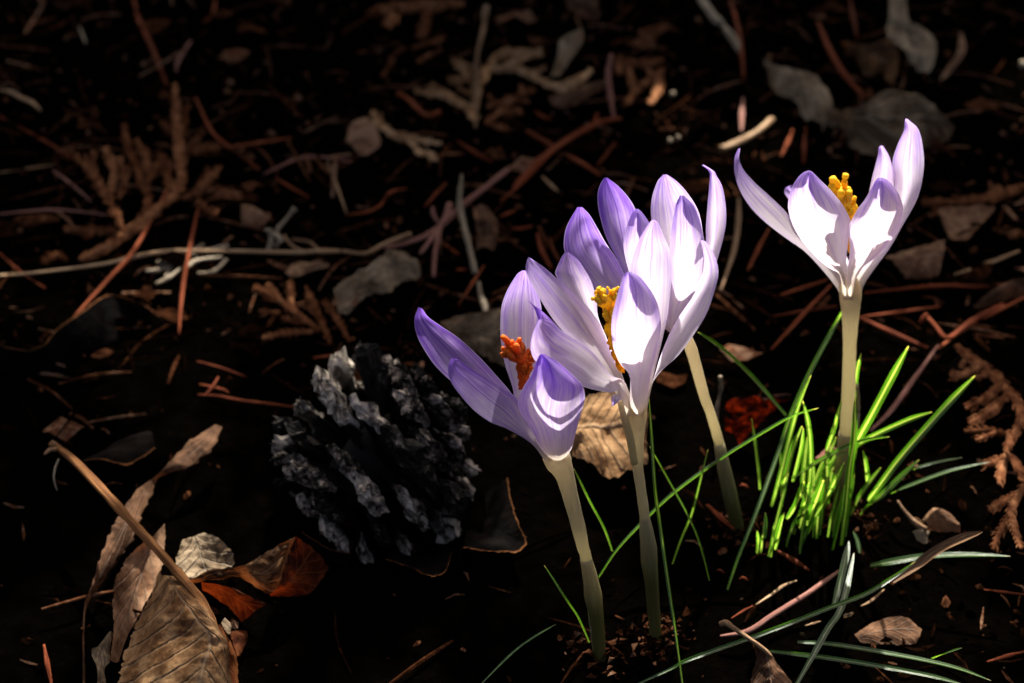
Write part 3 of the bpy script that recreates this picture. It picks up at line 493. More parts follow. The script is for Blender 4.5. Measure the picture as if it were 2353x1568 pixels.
for cv, pts, wd, h, m, lab in [
 (Z8, [(790, 590), (640, 870), (500, 1030), (345, 1200)], 26, (9, 4), 'needle', 'thick reddish needle leaning across the left cedar sprig and the pale twig'),
 (Z8, [(940, 660), (900, 850), (860, 1080), (845, 1280)], 22, (8, 3), 'needle', 'upright reddish needle crossing under the pale twig right of the left cedar sprig'),
 (Z8, [(-20, 712), (250, 690), (510, 714)], 18, 4, 'needle_pink', 'pinkish level needle coming in from the left edge'),
 (Z8, [(250, 505), (340, 572), (432, 652)], 18, 4, 'needle_pink', 'short pinkish needle slanting beside the left cedar sprig'),
 (Z8, [(-20, 518), (120, 497), (255, 478)], 16, 3, 'tan', 'tan straw pointing in from the left edge above the pinkish level needle'),
 (Z8, [(1085, 395), (1230, 372), (1375, 350)], 20, 4, 'needle', 'straight reddish needle right of the left cedar sprig top'),
 (Z8, [(922, 160), (1000, 320), (1100, 405), (1225, 500)], 20, (7, 3), 'needle', 'dark needle slanting down right from above the left cedar sprig'),
 (Z8, [(1245, 522), (1400, 452), (1500, 440), (1660, 465)], 24, 4, 'needle_pink', 'bowed pinkish needle in the upper middle left'),
 (Z8, [(1540, 448), (1590, 580), (1635, 705)], 18, 3, 'tan', 'thin tan needle hanging from the bowed pinkish needle'),
 (Z8, [(-20, 240), (220, 370), (345, 450)], 16, 3, 'needle', 'dim needle running down right from the left edge'),
 (Z8, [(-20, 880), (100, 985), (215, 1062)], 12, 3, 'needle', 'dim thin needle below the end of the pale twig'),
 (Z11, [(900, -20), (930, 110), (1000, 260), (1060, 400), (1130, 580)], 40, 2, 'needle', 'faint broad needle at the top left running downwards'),
 (Z11, [(1455, 0), (1440, 90), (1380, 150)], 32, 3, 'needle', 'faint forked needle at the top edge left of centre'),
 (Z11, [(1290, 275), (1240, 350), (1200, 420), (1190, 480)], 34, 3, 'needle_pink', 'small pale pinkish scrap on black soil above the left cedar sprig'),
 (Z11, [(538, 180), (560, 240), (580, 296)], 22, 3, 'straw', 'tiny pale splinter alone at the top left'),
 (Z11, [(-10, 610), (70, 620), (150, 665), (215, 690), (275, 745)], 36, 4, 'tan', 'tan curled husk at the left edge near the top'),
 (Z11, [(230, 225), (350, 190), (450, 145)], 30, 2, 'needle', 'faint brown scrap in the top left corner'),
 (Z12, [(2350, 60), (2150, 260), (1975, 415)], 34, 4, 'needle', 'dark reddish needle reaching down left beside the back petals'),
 (Z12, [(1590, 290), (1510, 370), (1438, 452)], 26, 3, 'needle', 'short dark needle above the forked brown twig'),
 (Z12, [(1860, 868), (1780, 990), (1678, 1145)], 26, 3, 'needle', 'thin dark needle crossing the grey straw'),
 (Z12, [(2235, 645), (2270, 770), (2335, 890)], 44, 3, 'needle', 'brown needle standing just left of the big bluish petal'),
 (Z12, [(2320, 670), (2350, 760), (2400, 860)], 30, 3, 'needle', 'brown needle half hidden behind the big bluish petal'),
 (Z12, [(2040, 610), (2120, 608), (2200, 592)], 36, 2, 'needle', 'short level brown scrap left of the petals'),
 (Z12, [(1970, 525), (2030, 500), (2085, 478)], 32, 2, 'needle', 'short rusty scrap right of the drab leaf strip'),
 (Z12, [(1570, 710), (1630, 755), (1680, 790)], 26, 2, 'needle', 'small brown needle beside the fork of the brown twig'),
 (Z12, [(1660, 898), (1700, 900), (1740, 897)], 28, 2, 'needle', 'small level splinter left of the grey straw'),
 (Z12, [(380, 250), (480, 310), (620, 390)], 28, 2, 'needle', 'dim needle above the dry flower remnant'),
 (Z12, [(1310, 325), (1200, 350), (1130, 440), (1030, 490), (900, 510)], 30, 2, 'needle', 'dim curved rootlet in the upper middle'),
 (Z12, [(2270, 240), (2330, 300), (2380, 345)], 36, 3, 'tan', 'tan splinter upper left of the purple back petal'),
 (Z12, [(650, 1525), (740, 1512), (830, 1505)], 30, 2, 'needle', 'rusty level scrap just above the pine cone'),
 (Z9, [(1690, 1045), (1800, 1105), (1920, 1185)], 40, 3, 'needle', 'rusty needle pointing at the purple back petal'),
 (Z9, [(950, 950), (1080, 1035), (1190, 1095)], 46, 3, 'needle', 'rusty needle lying below the pale cedar sprig'),
 (Z9, [(1995, 362), (1972, 480), (1985, 640), (2012, 808)], 46, (12, 4), 'needle_pink', 'upright pale pinkish needle right of the pale cedar sprig'),
 (Z9, [(1480, 755), (1540, 790), (1590, 800)], 40, 2, 'needle', 'short brown scrap right below the pale cedar sprig'),
 (Z9, [(2020, 960), (1960, 1040), (1900, 1115)], 26, 2, 'needle', 'thin dark needle above the purple back petal'),
 (Z10, [(585, -10), (630, 160), (650, 300), (668, 470)], 34, 4, 'needle', 'long dark red needle hanging from the top edge on the right'),
 (Z10, [(662, 590), (655, 690), (652, 790)], 38, 4, 'needle_pink', 'short upright pink needle above the right crocus'),
 (Z10, [(1112, 130), (1170, 270), (1260, 430), (1395, 590)], 44, 5, 'needle', 'bowed rusty needle between the grey leaves at the top right'),
 (Z10, [(1305, -10), (1325, 100), (1348, 225)], 34, 3, 'needle', 'faint rusty needle from the top edge beside the bowed one'),
 (Z10, [(960, 780), (930, 860), (890, 940)], 30, 2, 'needle', 'dim needle under the crumpled grey leaf at the top right'),
 (Z10, [(1040, 760), (1030, 880), (1025, 990)], 32, 2, 'needle', 'dim upright needle above the right crocus'),
 (Z2, [(1040, 1225), (1500, 1180), (1750, 1185), (2060, 1160)], 36, 4, 'needle', 'long level rusty needle right of the cream stem'),
 (Z2, [(470, 1255), (640, 1200), (810, 1145)], 30, 3, 'needle', 'rusty needle left of the neck of the right crocus'),
 (Z2, [(835, 1175), (660, 1360), (465, 1575)], 36, 4, 'needle', 'long rusty needle slanting down left of the cream stem'),
 (Z2, [(470, 1372), (660, 1338), (870, 1308)], 28, 2, 'needle', 'level rusty needle crossing the slanting one left of the cream stem'),
 (Z2, [(1030, 1372), (1250, 1345), (1510, 1308)], 32, 3, 'needle', 'rusty needle below the long level one right of the cream stem'),
 (Z2, [(1010, 1375), (1200, 1465), (1430, 1565)], 46, 2, 'needle', 'broad dark needle slanting right away from the cream stem'),
 (Z2, [(2060, 1240), (1800, 1370), (1640, 1460), (1500, 1570)], 40, 3, 'needle', 'dark rusty needle coming in from the right edge'),
 (Z2, [(2000, 965), (1800, 1045), (1600, 1112)], 40, 3, 'tan', 'dull tan needle below the folded leaf at the right'),
 (Z2, [(262, 640), (262, 760), (235, 960), (150, 1212)], 40, 6, 'tan', 'bowed tan needle in the gap between the back and the right crocus'),
 (Z2, [(450, 828), (385, 950), (318, 1085)], 28, 2, 'needle', 'dim needle under the left petal of the right crocus'),
 (Z3, [(1735, 205), (1560, 450), (1400, 670), (1250, 820)], 46, (8, 4), 'needle_pink', 'purplish needle slanting beside the broad bright blade'),
 (Z4, [(445, 180), (520, 250), (605, 325)], 46, 4, 'needle', 'rusty needle on dark soil right of the back stem foot'),
 (Z4, [(865, 455), (960, 510), (1060, 575)], 46, 3, 'needle', 'rusty needle just below the foot of the tuft'),
 (Z4, [(590, 865), (660, 820), (720, 788)], 22, 3, 'needle', 'thin brown needle above the petiole at the bottom right'),
 (Z4, [(1265, 560), (1140, 650), (1050, 715), (960, 770), (830, 850), (690, 940), (525, 970)], 44, (9, 3), 'needle_pink', 'long pinkish needle with sunlit patches at the lower right'),
 (Z4, [(985, 635), (900, 670), (840, 715), (740, 780)], 26, 4, 'tan', 'short tan needle parallel to the long sunlit pinkish one'),
 (Z4, [(1510, 690), (1430, 760), (1370, 790)], 26, 4, 'tan', 'tan splinter right of the shiny white green blade'),
 (Z4, [(1130, 880), (1080, 895), (1035, 908)], 22, 3, 'tan', 'small tan splinter left of the shiny white green blade'),
 (Z4, [(2370, 1060), (2250, 1090), (2130, 1125)], 36, 4, 'needle', 'red needle coming in from the lower right edge'),
 (Z4, [(2110, 690), (2230, 705), (2370, 722)], 24, 2, 'needle', 'dim level needle at the right edge near the bottom'),
 (Z4, [(640, 628), (690, 635)], 22, 2, 'needle', 'tiny rusty chip in the dark right of the middle stem'),
 (Z4, [(500, 580), (548, 592)], 20, 2, 'needle', 'tiniest rusty chip left of the other chip in the dark'),
 (Z4, [(640, 68), (692, 80)], 26, 2, 'needle', 'rusty chip beside the foot of the back stem'),
 (Z7, [(240, 1360), (258, 1460), (285, 1590)], 36, 4, 'needle', 'rusty needle at the bottom edge near the left corner'),
 (Z6, [(-340, 385), (-210, 395), (-80, 420), (120, 445), (275, 465)], 26, 4, 'needle', 'rusty needle lying against the left of the pine cone'),
 (Z6, [(-330, 320), (-200, 350), (-150, 372)], 22, 3, 'needle', 'thin rusty scrap left of the pine cone'),
 (Z6, [(20, 35), (130, 20), (230, -10)], 30, 3, 'needle', 'dull rusty needle above the pine cone to its left'),
 (Z8, [(1030, 1480), (1000, 1530), (960, 1570)], 22, 4, 'needle', 'bent rusty scrap up left of the pine cone'),
 (Z8, [(930, 1405), (1040, 1435), (1160, 1478)], 14, 2, 'needle', 'faint thin needle on black soil left of centre'),
]: stick('pine_needle' if m.startswith('needle') else 'dry_stalk', cv, pts, wd, h, lab, m, 'needle' if m.startswith('needle') else 'stalk', GN if m.startswith('needle') else 'dry stalks in the litter', wob=.05)

# long pale twig with its side shoots, forked brown twig, others
def branched(name, label, cat, m, parts, group=None, flat=.8, wob=.25, bump=None, is_lit=False, up=Vector((0, 0, 1))):
    cv, pts, wd, h, _ = parts[0]; root = thing(name, G(*cv(*pts[0]), 0), label, cat, group)
    for cv, pts, wd, h, pn in parts:
        n = len(pts); hs = np.interp(np.linspace(0, 1, n), np.linspace(0, 1, len(h)), h)
        q = [G(*cv(x, y), hs[i]) for i, (x, y) in enumerate(pts)]
        ws = wd if isinstance(wd, (list, tuple)) else [wd, wd, wd * .8]
        wv = np.interp(np.linspace(0, 1, n), np.linspace(0, 1, len(ws)), ws)
        r = [wv[i] * cv.k * mm(p) * .5 for i, p in enumerate(q)]
        ln = sum((q[i + 1] - q[i]).length for i in range(n - 1))
        if bump:
            V, F, UV = tube_data(q, r, n=8, flat=flat, wob=wob, up=up, seg=max(8, int(ln / .0008)), bump=(bump, ln / .0021)); a_ = cr(q, max(4, int(ln / .0019)))
            for k in range(1, len(a_) - 1):
                p = Vector(a_[k]); d = Vector(a_[k + 1] - a_[k - 1]).normalized(); s_ = d.cross(up).normalized(); rr_ = np.interp(k / len(a_), np.linspace(0, 1, n), r)
                for sg in (-1, 1):
                    if rnd.random() < .22: continue
                    l_ = rr_ * rnd.uniform(1.4, 2.9); b_ = p + s_ * sg * rr_ * .5
                    v_, f_, u_ = tube_data([b_, b_ + (s_ * sg * .75 + d * .8) * l_ * .5, b_ + (s_ * sg * .6 + d * 1.2) * l_], [rr_ * .5, rr_ * .48, rr_ * .16], n=6, seg=5, flat=.45, up=up)
                    F += [tuple(i + len(V) for i in g) for g in f_]; V += v_; UV += u_
            o = obj(pn, V, F, M[m], root, UV)
        else: o = tube(pn, q, r, M[m], root, n=8, flat=flat, wob=wob, up=up, seed=rnd.random() * 20,)
        if is_lit: lit(o)
    return root
branched('twig', 'long pale twig lying level across the left half', 'twig', 'tan', [
 (Z8, [(-30, 1003), (150, 990), (500, 945), (740, 892), (1000, 885), (1280, 890), (1420, 892), (1520, 884), (1643, 888)], [14, 22, 22, 20], (6, 5, 5), 'stem'),
 (Z12, [(690, 780), (860, 770), (1020, 785), (1150, 720), (1340, 645)], [26, 30, 40], (5, 6, 9), 'side_shoot'),
 (Z12, [(440, 660), (500, 730), (590, 775)], 26, (7, 5), 'side_shoot'),
 (Z12, [(500, 685), (620, 705), (700, 770)], 24, (6, 5), 'side_shoot')], 'twigs in the litter')
branched('twig', 'forked reddish brown twig in the upper middle with two prongs pointing down', 'twig', 'needle_pink', [
 (Z12, [(2025, 192), (1850, 330), (1700, 450), (1550, 590), (1440, 660), (1280, 720), (1150, 745)], [40, 46, 50, 34, 30], (10, 5, 4), 'stem'),
 (Z12, [(1550, 590), (1530, 690), (1510, 790), (1500, 950)], 34, (5, 3), 'prong'),
 (Z12, [(1530, 630), (1470, 700), (1408, 785)], 34, (5, 3), 'prong'),
 (Z12, [(1560, 580), (1600, 500), (1615, 430)], 50, (5, 7), 'prong'),
 (Z12, [(1530, 560), (1500, 510), (1495, 455)], 30, (5, 7), 'prong')], 'twigs in the litter')
branched('twig', 'dark brown twig with one side spur running down left above the back crocus', 'twig', 'needle', [
 (Z9, [(2060, 800), (1980, 812), (1880, 842), (1700, 940), (1500, 1085), (1340, 1265)], [26, 40, 46, 42], (6, 4), 'stem'),
 (Z9, [(1610, 995), (1520, 940), (1425, 885)], 36, (4, 3), 'side_shoot'),
 (Z9, [(1880, 842), (1890, 800), (1898, 765)], 30, (5, 8), 'side_shoot')], 'twigs in the litter')
branched('twig', 'crooked twig with a pale broken tip right of the cream stem', 'twig', 'needle', [
 (Z2, [(1425, 1372), (1480, 1430), (1550, 1505), (1640, 1450), (1740, 1380), (1900, 1300)], [30, 34, 40], (8, 4), 'stem'),
 (Z2, [(1390, 1410), (1405, 1385), (1432, 1355)], [26, 36, 26], (8, 11), 'broken_tip')], 'twigs in the litter', is_lit=False)
branched('twig', 'small brown hooked twig at the top left of the pale cedar sprig', 'twig', 'needle', [
 (Z9, [(545, 625), (620, 670), (740, 775), (840, 750)], [40, 30, 30, 36], (6, 3, 6), 'stem')], 'twigs in the litter')
branched('dry_flower_remnant', 'small withered flower remnant standing on the pale twig', 'dry flower', 'straw', [
 (Z12, [(330, 760), (350, 700), (340, 620)], [30, 44, 30], (5, 10), 'husk'), (Z12, [(380, 740), (410, 690), (395, 620), (460, 540), (520, 465)], [30, 44, 30, 28, 46], (5, 9, 16), 'stalk'),
 (Z12, [(330, 640), (390, 660), (430, 700)], [26, 40, 26], (10, 8), 'husk'), (Z12, [(310, 615), (350, 625)], [24, 40], (10, 12), 'husk')], 'dry plant scraps', wob=.6)
branched('dry_flower_remnant', 'flattened grey seed head lying under the pale twig', 'dry flower', 'straw', [
 (Z8, [(1080, 860), (980, 880), (850, 920), (740, 960)], 20, (4, 3), 'stalk'), (Z8, [(740, 940), (820, 915), (960, 855)], 20, (5, 4), 'spikelet'), (Z8, [(690, 980), (770, 970), (870, 925)], 22, (4, 4), 'spikelet'),
 (Z8, [(735, 1040), (800, 1010), (860, 960)], 22, (4, 4), 'spikelet'), (Z8, [(930, 990), (1010, 980), (1070, 925)], 20, (4, 4), 'spikelet'), (Z8, [(875, 970), (930, 930), (1050, 915)], 22, (4, 4), 'spikelet'), (Z8, [(780, 1030), (790, 990), (830, 940)], 18, (3, 4), 'spikelet')], 'dry plant scraps', wob=.5)
branched('dry_stalk', 'grey straw standing bent between the forked twig and the left crocus', 'stalk', 'straw', [
 (Z12, [(1700, 225), (1692, 330), (1685, 430), (1710, 560), (1755, 740), (1795, 925)], [20, 34, 42, 46, 40], (14, 8, 4), 'stem'), (Z12, [(1820, 990), (1835, 1080), (1862, 1150), (1870, 1215)], [30, 36, 54, 36], (5, 4), 'joint')], 'dry stalks in the litter')
branched('dry_stalk', 'upright straw with a knobbed top crossing the pale cedar sprig', 'stalk', 'tan', [
 (Z9, [(1075, 860), (1074, 700), (1080, 480), (1095, 330), (1128, 200), (1140, 90)], [22, 26, 30, 34], (4, 14, 22), 'stem'), (Z9, [(1135, 130), (1142, 80), (1152, 35)], [36, 52, 44], (19, 24), 'knob')], 'dry stalks in the litter')
branched('dry_stalk', 'grey knotted stalk coming down from the top edge right of centre', 'stalk', 'straw', [
 (Z10, [(405, -15), (450, 50), (490, 105), (530, 140)], [50, 56, 60], (6, 5), 'stem'), (Z10, [(540, 150), (590, 215), (625, 270), (645, 320)], [30, 62, 50, 20], (5, 4), 'joint')], 'dry stalks in the litter')
branched('dry_stalk', 'sunlit orange tan splinter left of the tip of the right crocus', 'stalk', 'tan', [
 (Z10, [(535, 893), (600, 868), (690, 825), (770, 775), (835, 715)], [46, 46, 40, 36], (8, 5), 'stem')], 'dry stalks in the litter', is_lit=True)
branched('pale_shoot', 'small whitish shoot tip right of the back stem', 'shoot', 'straw', [
 (Z3, [(140, 760), (150, 660), (170, 560), (180, 500), (172, 430)], [26, 34, 20, 38, 30], (4, 26), 'stem')], 'dry plant scraps', is_lit=True)
branched('pale_shoot', 'pale membranous shoot pressed against the right of the cream stem', 'shoot', 'straw', [
 (Z3, [(1160, 800), (1165, 640), (1160, 560), (1152, 490)], [18, 24, 26, 30], (20, 44), 'stem')], 'dry plant scraps', is_lit=True)
branched('pale_shoot', 'pink shoot emerging at the foot of the cream stem', 'shoot', 'needle_pink', [
 (Z3, [(985, 1120), (1010, 1040), (970, 940), (900, 1000), (860, 1020)], [30, 40, 44, 26], (8, 20), 'stem')], 'dry plant scraps', is_lit=True)

# ---- cedar sprigs
GC = 'dead cedar sprigs in the litter'
def sprig(label, m, cv, parts, w_, h, is_lit=False):
    out = []
    for i, p in enumerate(parts):
        k = .78 if i == 0 else .7
        out.append((cv, p, [w_ * k * .8, w_ * k, w_ * k * 1.08, w_ * k * .62], (h[0], h[1]) if i == 0 else (h[0] + (h[1] - h[0]) * rnd.uniform(.2, .7), h[1] + rnd.uniform(-2, 2)), 'stem' if i == 0 else 'branchlet'))
    return branched('cedar_sprig', label, 'dead sprig', m, out, GC, .34, .15, .55, is_lit, Vector((.1, -.75, .66)))
sprig('rusty fan shaped cedar sprig standing up at the left', 'cedar', Z8, [[(375, 925), (480, 880), (590, 805), (640, 770), (740, 690), (835, 600), (852, 480), (842, 350), (832, 230), (826, 95)],
 [(590, 800), (540, 700), (500, 620), (425, 510), (355, 435)], [(640, 770), (700, 660), (655, 520), (605, 400), (580, 285)], [(842, 360), (800, 320), (762, 275)], [(870, 340), (872, 260), (885, 190)], [(832, 200), (800, 160), (762, 132)],
 [(855, 430), (920, 370), (968, 318)], [(870, 420), (950, 405), (1040, 395)], [(860, 640), (950, 590), (1045, 485)], [(920, 610), (965, 545), (990, 490)], [(700, 570), (690, 440), (640, 355)], [(715, 550), (740, 490), (775, 425)], [(800, 600), (790, 520), (795, 450)],
 [(515, 625), (540, 510), (492, 395)], [(460, 560), (430, 480), (440, 410)], [(560, 640), (590, 540), (560, 440)], [(930, 640), (980, 690), (1030, 700)]], 38, (5, 16))
sprig('rusty flat cedar sprig lying left of the crumpled beige leaf', 'cedar', Z12, [[(690, 1340), (560, 1230), (420, 1130), (320, 1060), (225, 1028)], [(430, 1130), (370, 1060), (325, 995)], [(510, 1180), (490, 1080), (485, 975)], [(420, 1200), (350, 1205), (265, 1190)], [(600, 1275), (520, 1270), (425, 1235)], [(650, 1340), (450, 1350), (285, 1388)], [(540, 1150), (590, 1145)],
 [(770, 1420), (700, 1250), (650, 1150), (595, 1015)], [(700, 1210), (650, 1190), (585, 1165)], [(910, 1410), (800, 1225), (715, 1120)], [(800, 1180), (760, 1165)]], 50, (4, 6))
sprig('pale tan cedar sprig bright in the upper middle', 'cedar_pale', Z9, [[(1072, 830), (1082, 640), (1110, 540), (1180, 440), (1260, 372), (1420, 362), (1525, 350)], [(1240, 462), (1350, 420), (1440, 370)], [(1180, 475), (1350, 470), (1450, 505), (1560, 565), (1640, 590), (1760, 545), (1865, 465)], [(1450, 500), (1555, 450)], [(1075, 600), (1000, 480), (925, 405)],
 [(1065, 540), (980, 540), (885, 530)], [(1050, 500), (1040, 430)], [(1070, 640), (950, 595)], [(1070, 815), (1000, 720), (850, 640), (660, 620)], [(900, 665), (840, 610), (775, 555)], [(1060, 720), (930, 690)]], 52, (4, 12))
sprig('rusty cedar twiglet forking below the pale sprig', 'cedar', Z9, [[(1140, 835), (1240, 765), (1395, 748)], [(1170, 830), (1230, 855), (1305, 872)]], 46, (3, 5))
sprig('rusty cedar sprig left of the upright pale needle and behind the pale sprig', 'cedar', Z9, [[(1480, 600), (1380, 640), (1280, 690), (1150, 720)], [(1400, 640), (1380, 570)], [(1330, 660), (1440, 690)], [(1220, 700), (1160, 640)]], 46, (2, 4))
sprig('holey dark rusty cedar sprig right of the upright pale needle', 'cedar', Z9, [[(2350, 400), (2200, 430), (2060, 420), (2040, 500)], [(2350, 460), (2280, 520), (2150, 620), (2100, 700)], [(2100, 440), (2130, 540), (2180, 620)], [(2230, 430), (2260, 520)], [(2300, 500), (2310, 600), (2250, 700)], [(2340, 600), (2330, 500)]], 48, (4, 5))
sprig('long rusty cedar sprig hanging down the right edge', 'cedar', D0, [[(2195, 792), (2250, 835), (2300, 878), (2335, 925), (2350, 965), (2325, 1000), (2310, 1040)], [(2300, 880), (2262, 915), (2218, 938)], [(2320, 905), (2275, 945), (2225, 972)], [(2255, 838), (2215, 862), (2182, 862)], [(2275, 858), (2240, 868)], [(2320, 1000), (2270, 990), (2215, 990)], [(2290, 992), (2240, 1012)],
 [(2312, 1040), (2300, 1080), (2294, 1112)], [(2318, 1040), (2340, 1075), (2345, 1105)], [(2305, 1050), (2278, 1065), (2255, 1068)], [(2352, 1110), (2322, 1180), (2345, 1260)], [(2325, 1180), (2300, 1215), (2280, 1262)], [(2340, 1130), (2300, 1155), (2270, 1172)]], 21, (8, 14))
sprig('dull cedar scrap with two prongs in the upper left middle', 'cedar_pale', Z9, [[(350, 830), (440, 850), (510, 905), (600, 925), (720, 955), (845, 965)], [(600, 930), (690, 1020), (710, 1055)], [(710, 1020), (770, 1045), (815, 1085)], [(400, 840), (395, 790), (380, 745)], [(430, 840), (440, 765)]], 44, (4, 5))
sprig('dim brown cedar scrap near the top edge left of the knobbed straw', 'cedar', Z9, [[(1000, 20), (800, 35), (640, 45), (435, 65)], [(560, 60), (520, 120), (475, 180)], [(760, 50), (730, 170), (700, 260)], [(860, 40), (830, 10)]], 60, (3, 5))
sprig('dim rusty scrap left of the pale cedar sprig', 'cedar', Z9, [[(600, 320), (520, 375), (500, 440), (440, 520)], [(850, 330), (760, 370), (680, 420)], [(870, 245), (760, 290), (640, 330)]], 34, (2, 4))
sprig('brown cedar scrap at the far left edge under the pinkish level needle', 'cedar', Z8, [[(545, 790), (430, 790), (300, 775)], [(280, 735), (180, 740), (65, 752)], [(440, 800), (400, 830)], [(320, 930), (260, 905), (195, 940)]], 38, (2, 3))
sprig('dim brown cedar scrap at the right edge above the long needle', 'cedar', Z2, [[(2040, 560), (1900, 610), (1700, 660), (1400, 660)], [(1900, 610), (1850, 560)], [(1840, 820), (1950, 850), (2040, 870)]], 50, (3, 4))

# ---- dry leaves
def leaf(label, m, cv, st, sag=2.0, crump=1.0, serr=0.0, cols=15, rows=None, group='dry leaves in the litter', root=None, name='dry_leaf', is_lit=False, serr_n=26, mids=None):
    """st: (xl, yl, hl, xr, yr, hr) stations, heights in mm above the soil; sag lifts the middle"""
    rows = rows or max(18, len(st) * 6)
    q0 = [G(*cv(s[0], s[1]), s[2]) for s in st]; q1 = [G(*cv(s[3], s[4]), s[5]) for s in st]
    n = len(st); qm = [(q0[i] + q1[i]) / 2 + Vector((0, -.3, 1)) * sag * .001 * math.sin(math.pi * (i + .6) / (n + .2)) for i in range(n)]
    if mids: qm = [G(*cv(x, y), h) for x, y, h in mids]
    a, b, c = cr(q0, rows), cr(qm, rows), cr(q1, rows); V, UV = [], []; sd = rnd.random() * 40
    for i in range(rows):
        t = i / (rows - 1)
        for j in range(cols):
            u = j / (cols - 1); p = Vector(a[i] * (1 - u) * (1 - 2 * u) + 4 * b[i] * u * (1 - u) + c[i] * u * (2 * u - 1))
            if serr and j in (0, cols - 1): p += Vector(b[i] - (a[i] if j == 0 else c[i])) * serr * (((t * serr_n) % 1))
            if j in (0, cols - 1): p += Vector(b[i] - (a[i] if j == 0 else c[i])) * .10 * noise.noise(Vector((t * 14 + sd, j, 2))) + Vector(b[i] - (a[i] if j == 0 else c[i])) * .06 * noise.noise(Vector((t * 45 + sd, j, 5)))
            k = Vector((p.x * 90 + sd, p.y * 90, p.z * 90)); p += Vector((.2, -.5, 1)) * crump * .0006 * noise.noise(k * 5.5); p += Vector((.3, -.4, 1)) * crump * .001 * (noise.noise(k) + .5 * noise.noise(k * 2.7))
            V.append(p); UV.append((u, t))
    if root: o = obj(name, V, grid(rows, cols), M[m], root, UV); 
    else: o = tag(obj(name, V, grid(rows, cols), M[m], None, UV), label, 'dry leaf', group)
    if is_lit: lit(o)
    return o
# big rolled leaf, bottom left, with its stalk
g = thing('dry_leaf', G(*Z7(900, 1568), 0), 'big rolled brown leaf with a long stalk at the bottom left', 'dry leaf', 'dry leaves in the litter')
leaf(None, 'leaf', Z7, [(870, 955, 14, 1010, 985, 18), (820, 1100, 12, 1110, 1110, 17), (745, 1250, 10, 1200, 1290, 15), (690, 1390, 8, 1230, 1400, 12), (650, 1540, 6, 1260, 1540, 9), (620, 1680, 4, 1290, 1680, 6)], 11, 1.3, root=g, name='blade', cols=31, rows=70, mids=[(915, 985, 19), (985, 1095, 25), (1080, 1215, 26), (1150, 1330, 24), (1110, 1480, 20), (1080, 1640, 16)])
leaf(None, 'leaf_red', Z7, [(1180, 1260, 15, 1230, 1270, 12), (1170, 1370, 14, 1290, 1420, 6), (1100, 1480, 12, 1300, 1520, 3), (1080, 1600, 10, 1300, 1640, 2)], 3, .8, root=g, name='curled_margin')
q = [G(*Z7(x, y), h) for x, y, h in [(285, 262, 24), (400, 350, 27), (560, 515, 28), (700, 670, 27), (850, 830, 25), (1000, 1000, 23), (1100, 1120, 22), (1165, 1240, 22), (1175, 1300, 21)]]
tube('stalk', q, [v * Z7.k * mm(q[0]) for v in (22, 24, 26, 26, 27, 27, 24, 20, 8)], M['stalk'], g, n=10, flat=.7, wob=.3)
q2 = [G(*Z7(x, y), h) for x, y, h in [(310, 290, 26), (275, 295, 25), (240, 322, 24)]]; tube('torn_end', q2, [v * Z7.k * mm(q[0]) for v in (26, 20, 5)], M['tan'], g, flat=.5, wob=.4)
q2 = [G(*Z7(x, y), h) for x, y, h in [(300, 270, 26), (282, 245, 27)]]; tube('torn_end', q2, [v * Z7.k * mm(q[0]) for v in (22, 8)], M['tan'], g, flat=.5, wob=.4)
q2 = [G(*Z7(x, y), h) for x, y, h in [(322, 345, 24), (300, 400, 22), (295, 460, 20), (312, 518, 17)]]; tube('fibre', q2, [v * Z7.k * mm(q[0]) for v in (5, 6, 4, 3)], M['straw'], g)
leaf('long twisted strip of grey brown leaf with a saw edge behind the leaf stalk', 'leaf_plain', Z7, [(1175, 160, 14, 1215, 170, 13), (1050, 230, 14, 1165, 290, 12), (940, 340, 14, 1050, 390, 11), (850, 440, 13, 880, 440, 11), (740, 520, 13, 835, 540, 10), (640, 660, 13, 780, 660, 9), (590, 760, 12, 735, 780, 8), (540, 890, 11, 655, 890, 7), (500, 1030, 10, 560, 1020, 6), (458, 1160, 9, 475, 1160, 6), (450, 1350, 8, 462, 1350, 6), (452, 1620, 6, 470, 1620, 5)], .8, .6, .22, 11, 110, serr_n=20)
leaf('second brown leaf strip hanging between the twisted strip and the rolled leaf', 'leaf_plain', Z7, [(800, 790, 13, 900, 700, 5), (690, 885, 13, 900, 880, 3), (625, 1020, 12, 860, 1020, 2), (612, 1150, 10, 790, 1150, 1), (618, 1300, 8, 700, 1310, 1), (598, 1440, 6, 650, 1450, 1)], -2, .8, .08, 11, 50)
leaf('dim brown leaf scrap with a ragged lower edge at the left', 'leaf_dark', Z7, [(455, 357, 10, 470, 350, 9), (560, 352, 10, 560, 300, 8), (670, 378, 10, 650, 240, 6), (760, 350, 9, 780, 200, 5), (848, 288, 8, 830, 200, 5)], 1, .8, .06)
leaf('small grey lichen covered scrap in the bottom left', 'leaf_pale', Z7, [(600, 1290, 6, 618, 1300, 5), (540, 1360, 6, 600, 1380, 4), (500, 1390, 6, 600, 1450, 3), (530, 1480, 5, 570, 1500, 3), (530, 1590, 4, 585, 1590, 2)], 1, 1.2)
g = thing('dry_leaf', G(*Z7(1200, 1100), 0), 'crumpled folded brown leaf with a raised corner beside the rolled leaf', 'dry leaf', 'dry leaves in the litter')
leaf(None, 'leaf', Z7, [(1030, 1005, 13, 1050, 1015, 12), (1150, 955, 15, 1190, 1010, 13), (1260, 940, 17, 1310, 1000, 14), (1345, 928, 19, 1440, 1072, 12), (1480, 835, 22, 1520, 1040, 12), (1560, 790, 23, 1560, 900, 16), (1617, 762, 23, 1632, 790, 20)], 1, 1.6, root=g, name='upper_fold', cols=17, rows=40)
